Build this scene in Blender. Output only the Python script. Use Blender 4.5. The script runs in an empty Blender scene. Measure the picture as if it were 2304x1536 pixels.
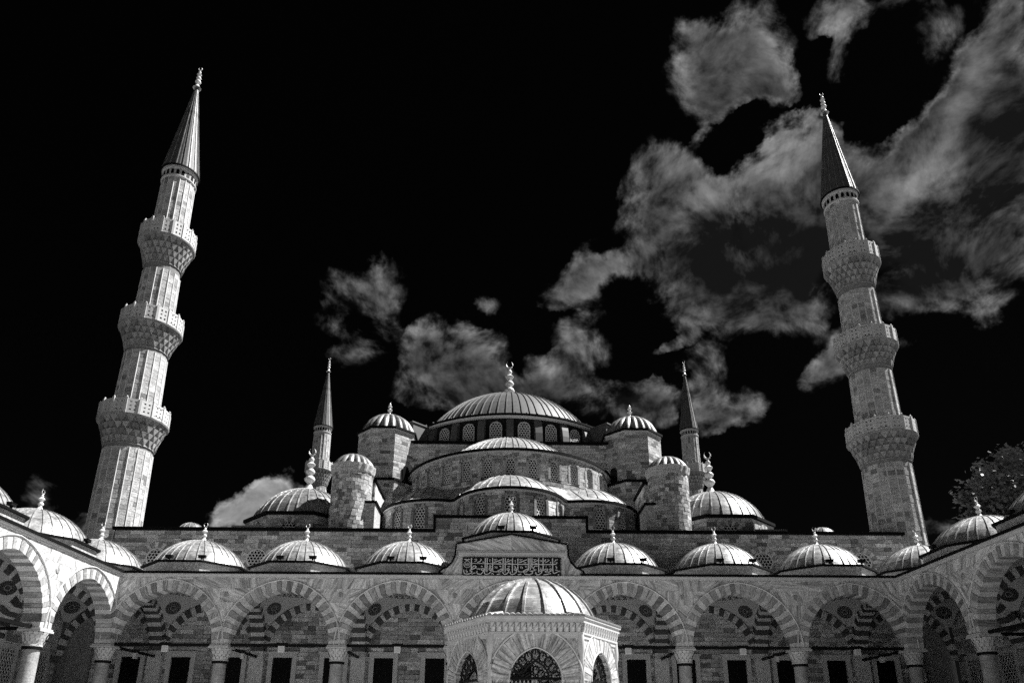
import bpy, math, random
from math import sin, cos, pi, sqrt, radians as R, atan2, acos, hypot
from mathutils import Matrix, Vector
random.seed(7)
scene = bpy.context.scene
COL = scene.collection

# ------------------------------------------------------------------ camera
CAM = Vector((-0.5, 0.0, 1.65))
FPX, CX, CY = 1650.0, 1152.0, 1085.5
PITCH, ROLL, YAW = R(19.2), R(0.25), R(0.62)
def cam_axes():
    f = Vector((sin(YAW)*cos(PITCH), cos(YAW)*cos(PITCH), sin(PITCH)))
    r = Vector((cos(YAW), -sin(YAW), 0))
    u = r.cross(f)
    r2 = r*cos(ROLL)+u*sin(ROLL); u2 = u*cos(ROLL)-r*sin(ROLL)
    return f, u2, r2
FW, UP, RT = cam_axes()
def setup_camera():
    cd = bpy.data.cameras.new('camera'); co = bpy.data.objects.new('camera', cd); COL.objects.link(co)
    cd.sensor_width = 36; cd.lens = FPX/2304*36; cd.shift_y = (CY-768)/2304
    cd.clip_start = .1; cd.clip_end = 6000
    m = Matrix((RT, UP, -FW)).transposed().to_4x4(); m.translation = CAM
    co.matrix_world = m; scene.camera = co
setup_camera()

# ------------------------------------------------------------------ sun, sky, exposure
SUN_AZ, SUN_EL = R(101), R(54)          # azimuth measured from -Y towards +X
SUND = Vector((sin(SUN_AZ)*cos(SUN_EL), -cos(SUN_AZ)*cos(SUN_EL), sin(SUN_EL)))
def setup_sun():
    ld = bpy.data.lights.new('sun', 'SUN'); ld.energy = 5.0; ld.angle = R(.5); ld.color = (1, .996, .985)
    lo = bpy.data.objects.new('sun', ld); COL.objects.link(lo)
    lo.rotation_euler = SUND.to_track_quat('Z', 'Y').to_euler(); lo.location = (0, 0, 90)
setup_sun()
vs = scene.view_settings
vs.view_transform = 'Standard'; vs.look = 'None'; vs.gamma = 1; vs.use_curve_mapping = False; vs.exposure = 1.12
scene.cycles.use_denoising = False
scene.cycles.max_bounces = 8; scene.cycles.diffuse_bounces = 5

# cumulus banks of the sky: px, py (where they stand over the horizon), half width, half height, turn, weight
CLOUDS = [(1575,75,60,45,0,1),(1670,60,65,42,0,1),(1560,140,50,58,0,.9),(1640,150,95,70,0,1),(1710,170,70,55,30,1),(1650,205,95,34,0,1),(1742,212,50,22,25,.9),(1572,292,26,20,-20,.5),(1885,138,22,30,20,.5),
 (1870,20,60,40,0,.8),(1905,50,35,35,0,.75),(1985,8,110,28,0,.7),(2075,25,60,55,0,.42),(2135,55,60,50,0,.42),
 (1490,375,66,42,0,1),(1455,420,50,55,0,.9),(1510,420,70,65,0,1),(1470,490,60,48,0,.85),(1560,385,35,28,0,.6),
 (1790,322,60,42,0,1),(1740,355,70,46,0,1),(1830,335,48,48,0,1),(1680,402,90,42,-15,1),(1620,425,58,42,0,1),(1780,410,110,70,0,1),(1650,470,130,70,0,1),(1590,530,110,70,0,1),(1750,500,140,90,0,1),(1860,480,95,100,0,1),(1700,600,130,70,0,1),(1820,610,120,80,0,1),
 (1960,352,40,32,0,.6),(1950,425,70,50,0,.9),(1990,480,80,80,0,1),
 (2275,60,60,55,0,.9),(2230,120,70,50,-40,1),(2180,172,60,46,-40,1),(2140,222,70,46,-40,1),(2100,272,60,46,-40,1),(2060,322,60,42,-40,1),(2020,372,60,46,-30,1),(2280,200,110,110,0,1),(2210,275,110,85,0,1),(2130,350,120,75,0,1),(2250,380,120,110,0,1),(2080,420,120,80,0,1),(2200,480,140,90,0,1),(2060,520,110,90,0,1),(2150,580,140,75,0,1),(2275,520,80,85,0,.8),(2080,640,130,50,0,.9),(2185,655,80,38,0,.7),(2205,700,38,25,0,.6),
 (1315,572,20,42,20,.7),(1282,640,62,34,-20,.95),(1340,622,60,34,-20,1),(1402,592,60,34,-10,1),(1450,562,60,44,0,1),(1500,612,60,46,0,.7),(1322,680,30,38,0,.5),(1565,610,60,40,0,.6),
 (1560,690,55,44,0,1),(1612,690,80,52,0,1),(1665,645,85,60,0,1),(1700,705,80,48,0,1),(1752,692,70,48,0,1),(1792,732,50,50,0,.9),(1540,770,60,13,-15,.6),(1285,752,40,38,0,.48),(1320,792,38,38,0,.45),
 (1590,802,60,28,-20,.65),(1600,850,45,48,0,.8),(1582,900,40,40,0,.75),(1620,945,50,28,0,.75),(1680,902,52,34,0,.7),(1660,932,40,32,0,.65),(1850,832,42,34,-30,.6),(1900,792,38,48,0,.6),(2010,752,46,28,0,.5),(2062,762,30,18,0,.4),
 (1240,850,72,48,0,.95),(1195,885,60,45,0,.85),(1300,885,60,38,0,.85),(1430,905,78,42,0,.95),(1480,905,40,40,0,.85),(1380,935,60,32,0,.8),
 (1010,790,88,58,0,1),(955,795,55,45,0,.85),(1062,822,70,60,0,1),(1000,860,90,60,0,1),(1090,880,80,50,0,.95),(1150,900,70,48,0,.9),
 (872,640,46,46,0,.72),(800,668,60,38,0,.5),(760,640,35,28,0,.45),(850,690,50,34,0,.55),(772,720,50,36,0,.42),(832,770,60,28,-20,.45),(790,812,40,22,0,.4),(1097,690,30,18,0,.33),
 (618,1090,42,24,-20,1.1),(590,1112,52,30,-20,1.1),(556,1132,52,30,-20,1.1),(520,1152,36,26,0,1),(570,1168,85,26,0,1),(640,1130,50,50,0,.8),(160,1172,60,26,0,.45),(95,1110,34,34,0,.4),(2100,1190,46,18,0,.45)]
LIGHTS = [(1690,160,80,50,0,.5),(1560,70,40,30,0,.4),(1600,425,60,36,-10,.8),(1795,318,75,45,0,.9),(1735,365,80,40,0,.6),(1490,365,75,50,0,.7),(1555,470,50,40,0,.5),(2200,150,110,45,-40,.7),(2075,375,110,45,-30,.8),(2090,420,60,40,0,.7),(1580,690,40,26,0,.9),(1745,688,75,40,0,.7),(1800,745,45,30,0,.5),(1335,628,80,26,-20,.7),(1450,560,60,30,-20,.5),(590,1105,120,55,-25,1.6),(530,1150,60,40,0,1.3),(1010,770,70,30,0,.3),(870,630,40,30,0,.3),(1250,830,60,30,0,.3),(1900,45,50,40,0,.4),(2000,620,60,20,0,.3)]
DARKS = [(1640,560,170,62,0,.9),(1800,570,130,80,0,.9),(1745,625,140,55,0,.8),(1600,520,60,50,0,.4),(2285,285,75,100,0,1),(2150,605,150,60,0,.8),(2030,560,90,80,0,.6),(2150,455,110,40,-10,.5),(2260,450,60,50,0,.4),(1640,735,70,40,0,.4),(1010,870,150,60,0,.35),(1240,900,120,45,0,.4),(1440,935,90,40,0,.4),(1610,180,40,40,0,.3),(1620,900,60,60,0,.3)]
def build_world():
    w = bpy.data.worlds.new('World'); scene.world = w; w.use_nodes = True
    w.cycles.sampling_method = 'MANUAL'; w.cycles.sample_map_resolution = 256
    nt = w.node_tree; nt.nodes.clear()
    N = nt.nodes.new; L = nt.links.new
    def mt(op, a, b=None, c=None, clamp=False):
        n = N('ShaderNodeMath'); n.operation = op; n.use_clamp = clamp
        for i, x in enumerate((a, b, c)):
            if x is None: continue
            if isinstance(x, (int, float)): n.inputs[i].default_value = x
            else: L(x, n.inputs[i])
        return n.outputs[0]
    def vec(op, a, b, c=None):
        n = N('ShaderNodeVectorMath'); n.operation = op
        for i, x in enumerate((a, b, c)):
            if x is None: continue
            if isinstance(x, tuple): n.inputs[i].default_value = x
            else: L(x, n.inputs[i])
        return n.outputs['Value'] if op in ('LENGTH', 'DOT_PRODUCT') else n.outputs[0]
    def nois(v, sc, det, ro=.55, di=0.0, col=False):
        n = N('ShaderNodeTexNoise'); n.inputs['Scale'].default_value = sc; n.inputs['Detail'].default_value = det; n.inputs['Roughness'].default_value = ro; n.inputs['Distortion'].default_value = di
        L(v, n.inputs['Vector']); return n.outputs['Color'] if col else n.outputs[0]
    def step(x, a, b):
        n = N('ShaderNodeMapRange'); n.interpolation_type = 'SMOOTHSTEP'; n.inputs[1].default_value = a; n.inputs[2].default_value = b; L(x, n.inputs[0]); return n.outputs[0]
    d = N('ShaderNodeTexCoord').outputs['Generated']
    # ragged banks: the direction is warped a little, then read as azimuth and elevation
    wd = vec('ADD', vec('MULTIPLY_ADD', nois(d, 16, 5, .6, col=True), (.055,)*3, d), (-.0275,)*3)
    sp = N('ShaderNodeSeparateXYZ'); L(wd, sp.inputs[0])
    cb = N('ShaderNodeCombineXYZ'); L(mt('ARCTAN2', sp.outputs[0], sp.outputs[1]), cb.inputs[0]); L(mt('ARCSINE', sp.outputs[2]), cb.inputs[1])
    cb.inputs[2].default_value = 1
    last = [None]
    def banks(lst, grow, top):
        best = None; src = cb.outputs[0]
        for q, (px, py, rx, ry, rot, wt) in enumerate(lst):
            if q % 6 == 0 and last[0] is not None: src = vec('MULTIPLY_ADD', last[0], (1e-9,)*3, cb.outputs[0])     # keeps the evaluation in sequence
            v = (FW + RT*((px-CX)/FPX) - UP*((py-CY)/FPX)); dist = v.length; v.normalize()
            a = atan2(v.x, v.y); e = math.asin(v.z); k = 1/(FPX*dist)*grow
            sx, sy = rx*k/max(.35, cos(e)), ry*k
            if rot == 0:
                ln = vec('LENGTH', vec('MULTIPLY_ADD', src, (1/sx, 1/sy, 0.0), (-a/sx, -e/sy, 0.0)), None)
            else:
                c, n = cos(R(-rot)), sin(R(-rot))
                x = vec('DOT_PRODUCT', src, (c/sx, n/sx, -(c*a+n*e)/sx)); y = vec('DOT_PRODUCT', src, (-n/sy, c/sy, (n*a-c*e)/sy))
                ln = mt('SQRT', mt('MULTIPLY_ADD', x, x, mt('MULTIPLY', y, y)))
            b = mt('SUBTRACT', 1, ln, clamp=True)
            best = mt('MULTIPLY', b, wt) if best is None else mt('MULTIPLY_ADD', b, wt, best)
            last[0] = best
        return mt('MINIMUM', best, top)
    bank = banks(CLOUDS, 1.42, 1.25)
    # the same broken cumulus over the rest of the sky, behind the camera
    sp2 = N('ShaderNodeSeparateXYZ'); L(d, sp2.inputs[0])
    away = mt('ADD', mt('MULTIPLY', sp2.outputs[1], -2.2), .2, clamp=True)
    other = mt('MULTIPLY', mt('MULTIPLY', mt('SUBTRACT', nois(d, 2.6, 3), .5), 4.5, clamp=True), away)
    bank = mt('MAXIMUM', bank, mt('MULTIPLY', other, .8))
    n0 = nois(d, 12, 10, .6, .3); n1 = nois(vec('ADD', d, (.003, 0, .011)), 12, 7, .6, .3)
    gate = mt('MULTIPLY', bank, 6, clamp=True)
    tot = mt('MULTIPLY_ADD', mt('MULTIPLY', mt('SUBTRACT', n0, .5), 3.1), gate, bank)
    alpha = step(tot, .08, 1.0)
    rim = mt('SUBTRACT', 1, step(tot, .55, 1.5))
    lum = mt('MULTIPLY_ADD', rim, .20, .38); soft = mt('SUBTRACT', 1, mt('MULTIPLY', step(tot, .75, 1.6), .5))
    lum = mt('MULTIPLY_ADD', mt('MULTIPLY_ADD', mt('SUBTRACT', n0, n1), 2.9, mt('MULTIPLY', mt('SUBTRACT', n0, .5), .8)), soft, lum)
    lum = mt('MULTIPLY_ADD', banks(LIGHTS, 1.5, 1.3), .42, lum)
    lum = mt('MULTIPLY_ADD', banks(DARKS, 1.6, .9), -.36, lum)
    lum = mt('MINIMUM', mt('MAXIMUM', mt('MULTIPLY_ADD', mt('SUBTRACT', nois(d, 7, 4, .55), .5), .55, lum), .15), 1.25)
    cloud = mt('MULTIPLY', mt('MULTIPLY', mt('MULTIPLY', lum, lum), alpha), 1.36)
    # clear sky: Nishita seen through a deep red filter, so the blue goes almost black
    sky = N('ShaderNodeTexSky'); sky.sky_type = 'NISHITA'; sky.sun_disc = False
    sky.sun_elevation = SUN_EL; sky.sun_rotation = atan2(SUND.x, SUND.y); sky.air_density = .6; sky.dust_density = .05; sky.ozone_density = 3
    sc = N('ShaderNodeSeparateColor'); L(sky.outputs[0], sc.inputs[0])
    tot = mt('ADD', cloud, mt('MULTIPLY', sc.outputs[0], .006))
    bg = N('ShaderNodeBackground'); bg.inputs[1].default_value = .1; L(tot, bg.inputs[0])
    out = N('ShaderNodeOutputWorld'); L(bg.outputs[0], out.inputs[0])
build_world()

# ------------------------------------------------------------------ materials
def new_mat(name):
    m = bpy.data.materials.new(name); m.use_nodes = True
    nt = m.node_tree; b = nt.nodes['Principled BSDF']
    return m, nt, b
def nd(nt, t, **k):
    n = nt.nodes.new(t)
    for a, v in k.items():
        if a in n.inputs: n.inputs[a].default_value = v
        else: setattr(n, a, v)
    return n
def mth(nt, op, a, b=None, clamp=False):
    n = nt.nodes.new('ShaderNodeMath'); n.operation = op; n.use_clamp = clamp
    for i, x in enumerate((a, b)):
        if x is None: continue
        if isinstance(x, (int, float)): n.inputs[i].default_value = x
        else: nt.links.new(x, n.inputs[i])
    return n.outputs[0]
def tone(nt): return nd(nt, 'ShaderNodeAttribute', attribute_name='tone').outputs['Fac']
def coords(nt): return nd(nt, 'ShaderNodeTexCoord').outputs['Object']
def noise(nt, vec, scale, detail=4, rough=.55, dist=0):
    n = nd(nt, 'ShaderNodeTexNoise', Scale=scale, Detail=detail, Roughness=rough, Distortion=dist); nt.links.new(vec, n.inputs['Vector']); return n.outputs[0]
def mapping(nt, vec, scale):
    n = nd(nt, 'ShaderNodeMapping'); n.inputs['Scale'].default_value = scale; nt.links.new(vec, n.inputs['Vector']); return n.outputs[0]
def finish(nt, b, val, rough=.8, bump=None, bd=.02, metal=0, tint=(1, 1, 1)):
    cb = nd(nt, 'ShaderNodeCombineColor')
    for i in range(3): nt.links.new(mth(nt, 'MULTIPLY', val, tint[i]), cb.inputs[i])
    nt.links.new(cb.outputs[0], b.inputs['Base Color']); b.inputs['Roughness'].default_value = rough; b.inputs['Metallic'].default_value = metal
    if bump is not None:
        bn = nd(nt, 'ShaderNodeBump', Distance=bd, Strength=.8); nt.links.new(bump, bn.inputs['Height']); nt.links.new(bn.outputs[0], b.inputs['Normal'])
def m_stone(name, lo, hi, streak=.5):
    m, nt, b = new_mat(name); c = coords(nt)
    v = mth(nt, 'MULTIPLY_ADD', tone(nt), hi-lo); v.node.inputs[2].default_value = lo
    n1 = noise(nt, mapping(nt, c, (1, 1, 4)), 2.2, 6, .65); n2 = noise(nt, c, 9, 5, .7); n3 = noise(nt, c, .35, 3)
    k = mth(nt, 'MULTIPLY', mth(nt, 'ADD', mth(nt, 'MULTIPLY', n1, streak*2.2), 1-streak*1.1), mth(nt, 'ADD', mth(nt, 'MULTIPLY', n2, 2.6), -.3))
    k = mth(nt, 'MULTIPLY', k, mth(nt, 'ADD', mth(nt, 'MULTIPLY', n3, .8), .6))
    finish(nt, b, mth(nt, 'MULTIPLY', v, k, ), .88, n2, .03)
    return m
def m_marble(name, lo, hi, scale=1.0, contrast=1.0, axis='Y_AXIS', tvar=0.0):
    m, nt, b = new_mat(name); c = coords(nt); t = tone(nt)
    vr = nd(nt, 'ShaderNodeVectorRotate', rotation_type=axis); nt.links.new(c, vr.inputs['Vector']); nt.links.new(mth(nt, 'MULTIPLY', t, 21.0), vr.inputs['Angle'])
    va = nd(nt, 'ShaderNodeVectorMath', operation='ADD'); nt.links.new(vr.outputs[0], va.inputs[0])
    cb = nd(nt, 'ShaderNodeCombineXYZ'); nt.links.new(mth(nt, 'MULTIPLY', t, 37.0), cb.inputs[0]); nt.links.new(cb.outputs[0], va.inputs[1])
    n1 = noise(nt, mapping(nt, va.outputs[0], (.5*scale, .5*scale, 3.4*scale)), 1.3, 7, .62, .9)
    n2 = noise(nt, mapping(nt, va.outputs[0], (.3*scale, .3*scale, 7*scale)), 2.6, 5, .7, .5)
    n3 = noise(nt, c, 14, 4, .7)
    s = mth(nt, 'ADD', mth(nt, 'MULTIPLY', n1, .6), mth(nt, 'MULTIPLY', n2, .4))
    s = mth(nt, 'ADD', mth(nt, 'MULTIPLY', mth(nt, 'SUBTRACT', s, .5), 4.0*contrast), .55, clamp=True)
    v = mth(nt, 'MULTIPLY_ADD', s, hi-lo); v.node.inputs[2].default_value = lo
    v = mth(nt, 'MULTIPLY', v, mth(nt, 'ADD', mth(nt, 'MULTIPLY', n3, 2.0), .0))
    if tvar:
        fr = mth(nt, 'FRACT', mth(nt, 'MULTIPLY', t, 7.31)); v = mth(nt, 'MULTIPLY', v, mth(nt, 'ADD', mth(nt, 'MULTIPLY', fr, tvar), 1-tvar*.5))
    finish(nt, b, v, .6, n3, .01)
    return m
def m_lead(name, base, rough=.42, amp=.75, metal=0):
    m, nt, b = new_mat(name); c = coords(nt)
    n1 = noise(nt, mapping(nt, c, (2.2, 2.2, .5)), 1.6, 6, .6); n2 = noise(nt, mapping(nt, c, (.6, .6, 3.0)), 1.8, 6, .7, .6); n3 = noise(nt, c, 9, 5, .7)
    k = mth(nt, 'ADD', mth(nt, 'MULTIPLY', n1, amp), mth(nt, 'MULTIPLY', n2, amp))
    k = mth(nt, 'MAXIMUM', mth(nt, 'ADD', k, 1-amp*1.0), .3)
    v = mth(nt, 'MULTIPLY', mth(nt, 'MULTIPLY', k, base), mth(nt, 'ADD', mth(nt, 'MULTIPLY', n3, 1.5), .25))
    finish(nt, b, v, rough, n2, .03, metal)
    b.inputs['Specular IOR Level'].default_value = .6
    return m
def m_plain(name, v, rough=.7, amp=.2, scale=6, metal=0):
    m, nt, b = new_mat(name)
    n = noise(nt, coords(nt), scale, 4)
    finish(nt, b, mth(nt, 'MULTIPLY', mth(nt, 'ADD', mth(nt, 'MULTIPLY', n, amp*2), 1-amp), v), rough, metal=metal)
    if v < .03: b.inputs['Specular IOR Level'].default_value = .12
    return m
M = dict(
    stone=m_stone('stone_masonry', .04, .84, .75), mortar=m_stone('lime_mortar', .16, .30), minaret=m_stone('minaret_stone', .10, .82, .75), corbel=m_stone('corbel_shade_stone', .10, .40, .6),  # corbel: stone darkened in colour for the shade of the balcony undercut
    marble=m_marble('veined_marble', .20, .80, .55, 1.3), vlight=m_marble('voussoir_marble', .34, .70, 1.6, .8, tvar=.3), vdark=m_marble('voussoir_red', .13, .40, 1.6, 1.1, tvar=.7), vdeep=m_marble('voussoir_inner_dark', .03, .09, 1.6, 1.0, tvar=.4),  # vdeep: darker stripe tone for the arches inside the gallery
    fmarble=m_marble('fountain_marble', .12, .74, 1.3, 1.4), trim=m_plain('marble_trim', .55, .6, .3, 5), lead=m_lead('lead_sheet', .34, .42, 2.6, .3), leadold=m_lead('lead_weathered', .20, .45, 2.6, .25), leadgreat=m_lead('lead_great_dome', .085, .6, 1.0, .1), leadpier=m_plain('lead_pier', .10, .6, .4, 2),
    leaddark=m_plain('lead_dark_shade', .013, .6, .3), edge=m_plain('lead_edge', .004, .8, .3), iron=m_plain('black_iron', .006, .5), plaster=m_plain('vault_plaster', .42, .85, .18, 3),  # leaddark, edge: dark lead; the shade on them is also in the colour
    paint=m_plain('dark_paint', .035, .8), paintlight=m_plain('light_paint', .30, .8), glass=m_plain('dark_pane', .004, .35), lattice=m_plain('window_lattice', .62, .7, .15),
    gilt=m_plain('gilded_finial', .74, .32, .1), shaft=m_marble('column_granite', .16, .42, 2.5, .7, 'Z_AXIS'), capital=m_plain('capital_marble', .50, .7, .35, 9),
    paving=m_plain('courtyard_marble', .37, .6, .15, .5), earth=m_plain('city_ground', .075, .9, .25, .05), white=m_plain('white_metal', .7, .5, .1), bark=m_plain('tree_bark', .09, .9, .5), leaf=m_plain('tree_leaf', .09, .55, .6, 2.5),
    panel=m_plain('black_panel', .010, .6), letter=m_plain('gilt_lettering', .62, .5, .1), grille=m_plain('bronze_grille', .018, .6))

# ------------------------------------------------------------------ mesh helpers
class MB:
    def __init__(s): s.v = []; s.f = []; s.t = []; s.m = []; s.mats = []
    def mi(s, mat):
        if mat is None: return 0
        if mat not in s.mats: s.mats.append(mat)
        return s.mats.index(mat)
    def add(s, verts, faces, t=.5, mat=None):
        o = len(s.v); s.v.extend(verts); k = s.mi(mat)
        for f in faces: s.f.append([i+o for i in f]); s.t.append(t); s.m.append(k)
    def box(s, x0, x1, y0, y1, z0, z1, t=.5, mat=None):
        s.add([(x0,y0,z0),(x1,y0,z0),(x1,y1,z0),(x0,y1,z0),(x0,y0,z1),(x1,y0,z1),(x1,y1,z1),(x0,y1,z1)],
              [(0,3,2,1),(4,5,6,7),(0,1,5,4),(1,2,6,5),(2,3,7,6),(3,0,4,7)], t, mat)
    def obox(s, c, ax, ay, az, t=.5, mat=None):      # box from a centre and three half-axis vectors
        c, ax, ay, az = map(Vector, (c, ax, ay, az)); P = []
        for k in (-1, 1):
            for (i, j) in ((-1,-1),(1,-1),(1,1),(-1,1)): P.append(tuple(c+ax*i+ay*j+az*k))
        s.add(P, [(0,3,2,1),(4,5,6,7),(0,1,5,4),(1,2,6,5),(2,3,7,6),(3,0,4,7)], t, mat)
    def prism(s, poly, y0, y1, t=.5, mat=None, back=True):   # polygon in (x, z), counter-clockwise seen from -y
        n = len(poly); P = [(x, y0, z) for x, z in poly]+[(x, y1, z) for x, z in poly]
        F = [tuple(range(n))]+([tuple(range(2*n-1, n-1, -1))] if back else [])+[(i, i+n, (i+1) % n+n, (i+1) % n) for i in range(n)]
        s.add(P, F, t, mat)
    def lathe(s, prof, n=24, c=(0, 0), a0=0, a1=2*pi, t=.5, mat=None, flute=None, sx=1.0):
        full = abs(a1-a0-2*pi) < 1e-6; m = n if full else n+1; P = []
        for (r, z) in prof:
            for i in range(m):
                a = a0+(a1-a0)*i/n; q = r*(flute(a, z) if flute else 1)
                P.append((c[0]+q*sin(a)*sx, c[1]-q*cos(a), z))
        F = []
        for j in range(len(prof)-1):
            for i in range(n):
                k = (i+1) % m; F.append((j*m+i, j*m+k, (j+1)*m+k, (j+1)*m+i))
        s.add(P, F, t, mat)
    def tube(s, pts, r, n=6, t=.5, mat=None):
        pts = [Vector(p) for p in pts]; P = []
        rr = r if isinstance(r, (list, tuple)) else [r]*len(pts)
        for i, p in enumerate(pts):
            d = (pts[min(i+1, len(pts)-1)]-pts[max(i-1, 0)]).normalized()
            a = d.cross(Vector((0, 0, 1)) if abs(d.z) < .95 else Vector((1, 0, 0))).normalized(); b = d.cross(a)
            for k in range(n):
                q = 2*pi*k/n; P.append(tuple(p+(a*cos(q)+b*sin(q))*rr[i]))
        F = [(i*n+k, i*n+(k+1) % n, (i+1)*n+(k+1) % n, (i+1)*n+k) for i in range(len(pts)-1) for k in range(n)]
        F += [tuple(range(n))[::-1], tuple(range((len(pts)-1)*n, len(pts)*n))]
        s.add(P, F, t, mat)
    def mesh(s, name, mat=None, smooth=None):
        me = bpy.data.meshes.new(name); me.from_pydata(s.v, [], s.f)
        mats = s.mats if s.mats else [mat or M['stone']]
        for m in mats: me.materials.append(M[m] if isinstance(m, str) else m)
        if len(mats) > 1: me.polygons.foreach_set('material_index', s.m)
        me.attributes.new('tone', 'FLOAT', 'FACE').data.foreach_set('value', s.t)
        if smooth is not None:
            me.polygons.foreach_set('use_smooth', [True]*len(s.f))
            if smooth < 179: me.set_sharp_from_angle(angle=R(smooth))
        me.update(); return me
def ob(name, me, parent=None, loc=(0, 0, 0), rz=0, rot=None, label=None, kind=None):
    o = bpy.data.objects.new(name, me); COL.objects.link(o); o.parent = parent; o.location = loc
    o.rotation_euler = rot if rot else (0, 0, rz)
    if label: o['label'] = label
    if kind: o['kind'] = kind
    return o
def mk(name, mb, mat, parent=None, smooth=None, **k): return ob(name, mb.mesh(name, mat, smooth), parent, **k)
def thing(name, label, cat, loc=(0, 0, 0), rz=0, group=None):
    o = ob(name, None, None, loc, rz); o['label'] = label; o['category'] = cat
    if group: o['group'] = group
    return o
def copy_tree(o, parent=None):
    c = o.copy(); COL.objects.link(c); c.parent = parent
    for ch in list(o.children): copy_tree(ch, c)
    return c
def rtm():
    q = random.random()
    return random.uniform(.12, .26) if q < .10 else min(1, max(.2, random.gauss(.48, .085)))
def rt(): # tone of a stone
    q = random.random()
    if q < .14: return random.uniform(.10, .24)
    if q < .24: return random.uniform(.62, .85)
    return min(1, max(.05, random.gauss(.48, .10)))

class Pieces:                       # the pieces of one thing: the largest in view become objects, the rest one mesh
    def __init__(s, name, root, limit=300): s.name, s.root, s.limit, s.items = name, root, limit, []; s.mw = Matrix.LocRotScale(root.location, root.rotation_euler, root.scale)
    def add(s, verts, faces, t, mat, parent, vis=1.0, nrm=None, area=None):
        lm = Matrix.LocRotScale(parent.location, parent.rotation_euler, None)
        c = s.mw @ lm @ (sum((Vector(v) for v in verts), Vector())/len(verts)); d = CAM-c
        if area is None:
            a = [max(v[i] for v in verts)-min(v[i] for v in verts) for i in range(3)]; area = max(hypot(a[0], a[1])*a[2], .001)
        p = vis*area/d.length_squared
        if nrm is not None:
            q = (s.mw.to_3x3() @ lm.to_3x3() @ Vector(nrm)).dot(d.normalized()); p *= max(q, -.01) if q > 0 else .0001
        s.items.append((p, verts, faces, t, mat, parent))
    def done(s, restname=None):
        s.items.sort(key=lambda k: -k[0])
        for p, v, f, t, mat, par in s.items[:s.limit]:
            b = MB(); b.add(v, f, t); ob(s.name, b.mesh(s.name, mat), par)
        rest = s.items[s.limit:]
        if rest:
            b = MB()
            for p, v, f, t, mat, par in rest:
                lm = Matrix.LocRotScale(par.location, par.rotation_euler, None); b.add([tuple(lm @ Vector(q)) for q in v], f, t, mat)
            ob(restname or s.name, b.mesh(s.name), s.root, kind='stuff')

def masonry(P, surf, u0, u1, z0, z1, parent, mat='stone', h=.31, w=(.6, 1.35), dep=.06, gap=.014, excl=None, vis=1.0, tf=rt, nrm=None, back=-.01):
    n = max(1, round((z1-z0)/h)); hh = (z1-z0)/n; F = [(0,1,2,3),(4,5,1,0),(5,6,2,1),(6,7,3,2),(7,4,0,3)]
    for r in range(n):
        a, b = z0+r*hh, z0+(r+1)*hh
        iv = [(u0, u1)]
        for e in (excl(a, b) if excl else ()):
            iv = [q for (x, y) in iv for q in ((x, min(y, e[0])), (max(x, e[1]), y)) if q[1]-q[0] > .03]
        for (x, y) in iv:
            u = x
            while u < y-1e-6:
                uw = random.uniform(*w)
                if y-u-uw < w[0]*.6: uw = y-u
                v = u+uw; d = dep+random.uniform(-.012, .012); g = gap
                V = [surf(*q) for q in ((u+g,a+g,d),(v-g,a+g,d),(v-g,b-g,d),(u+g,b-g,d),(u+g*.3,a+g*.3,back),(v-g*.3,a+g*.3,back),(v-g*.3,b-g*.3,back),(u+g*.3,b-g*.3,back))]
                P.add(V, F, tf(), mat, parent, vis, nrm(u) if callable(nrm) else nrm, uw*hh)
                u = v
def flat(x0, y0, ang):              # flat wall through (x0, y0); outward normal (sin a, -cos a); u runs to the right seen from outside
    ca, sa = cos(ang), sin(ang)
    return lambda u, z, d: (x0+u*ca+d*sa, y0+u*sa-d*ca, z)
def cyl(cx, cy, r): return lambda u, z, d: (cx+(r+d)*sin(u/r), cy-(r+d)*cos(u/r), z)

# pointed arch: half span a, centre shift c, springing zs
class Arch:
    def __init__(s, a, c, zs): s.a, s.c, s.zs, s.r = a, c, zs, a+c
    def z(s, x, off=0):
        q = (s.r+off)**2-(abs(x)+s.c)**2
        return s.zs+sqrt(q) if q > 0 else s.zs
    def pt(s, t, off=0):            # t in [-1, 1]
        rr = s.r+off; fa = acos(s.c/rr); f = fa*(1-abs(t)); x = -s.c+rr*cos(f)
        return ((x if t >= 0 else -x), s.zs+rr*sin(f))
    def ring(s, n, o0, o1, gap=0.0):
        out = []; rj = random.Random(n); ed = [-1+2*i/n+(rj.uniform(-.36, .36)/n if 0 < i < n and abs(i-n/2) > 1 else 0) for i in range(n+1)]
        for i in range(n):
            t0, t1 = ed[i]+gap, ed[i+1]-gap
            lo = [s.pt(t0, o0)]+([s.pt(0, o0)] if t0 < 0 < t1 else [])+[s.pt(t1, o0)]
            hi = [s.pt(t1, o1)]+([s.pt(0, o1)] if t0 < 0 < t1 else [])+[s.pt(t0, o1)]
            out.append([(max(-3.546, min(3.546, x)), z) for x, z in lo+hi])
        return out
    def curve(s, n, off): return [s.pt(-1+2*i/n, off) for i in range(n+1)]
def prismdata(poly, y0, y1):
    n = len(poly); P = [(x, y0, z) for x, z in poly]+[(x, y1, z) for x, z in poly]
    return P, [tuple(range(n)), tuple(range(2*n-1, n-1, -1))]+[(i, i+n, (i+1) % n+n, (i+1) % n) for i in range(n)]
def xf(P, f): return [f(*p) for p in P]

CACHE = {}
def cached(key, fn):
    if key not in CACHE: CACHE[key] = fn()
    return CACHE[key]

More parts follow.
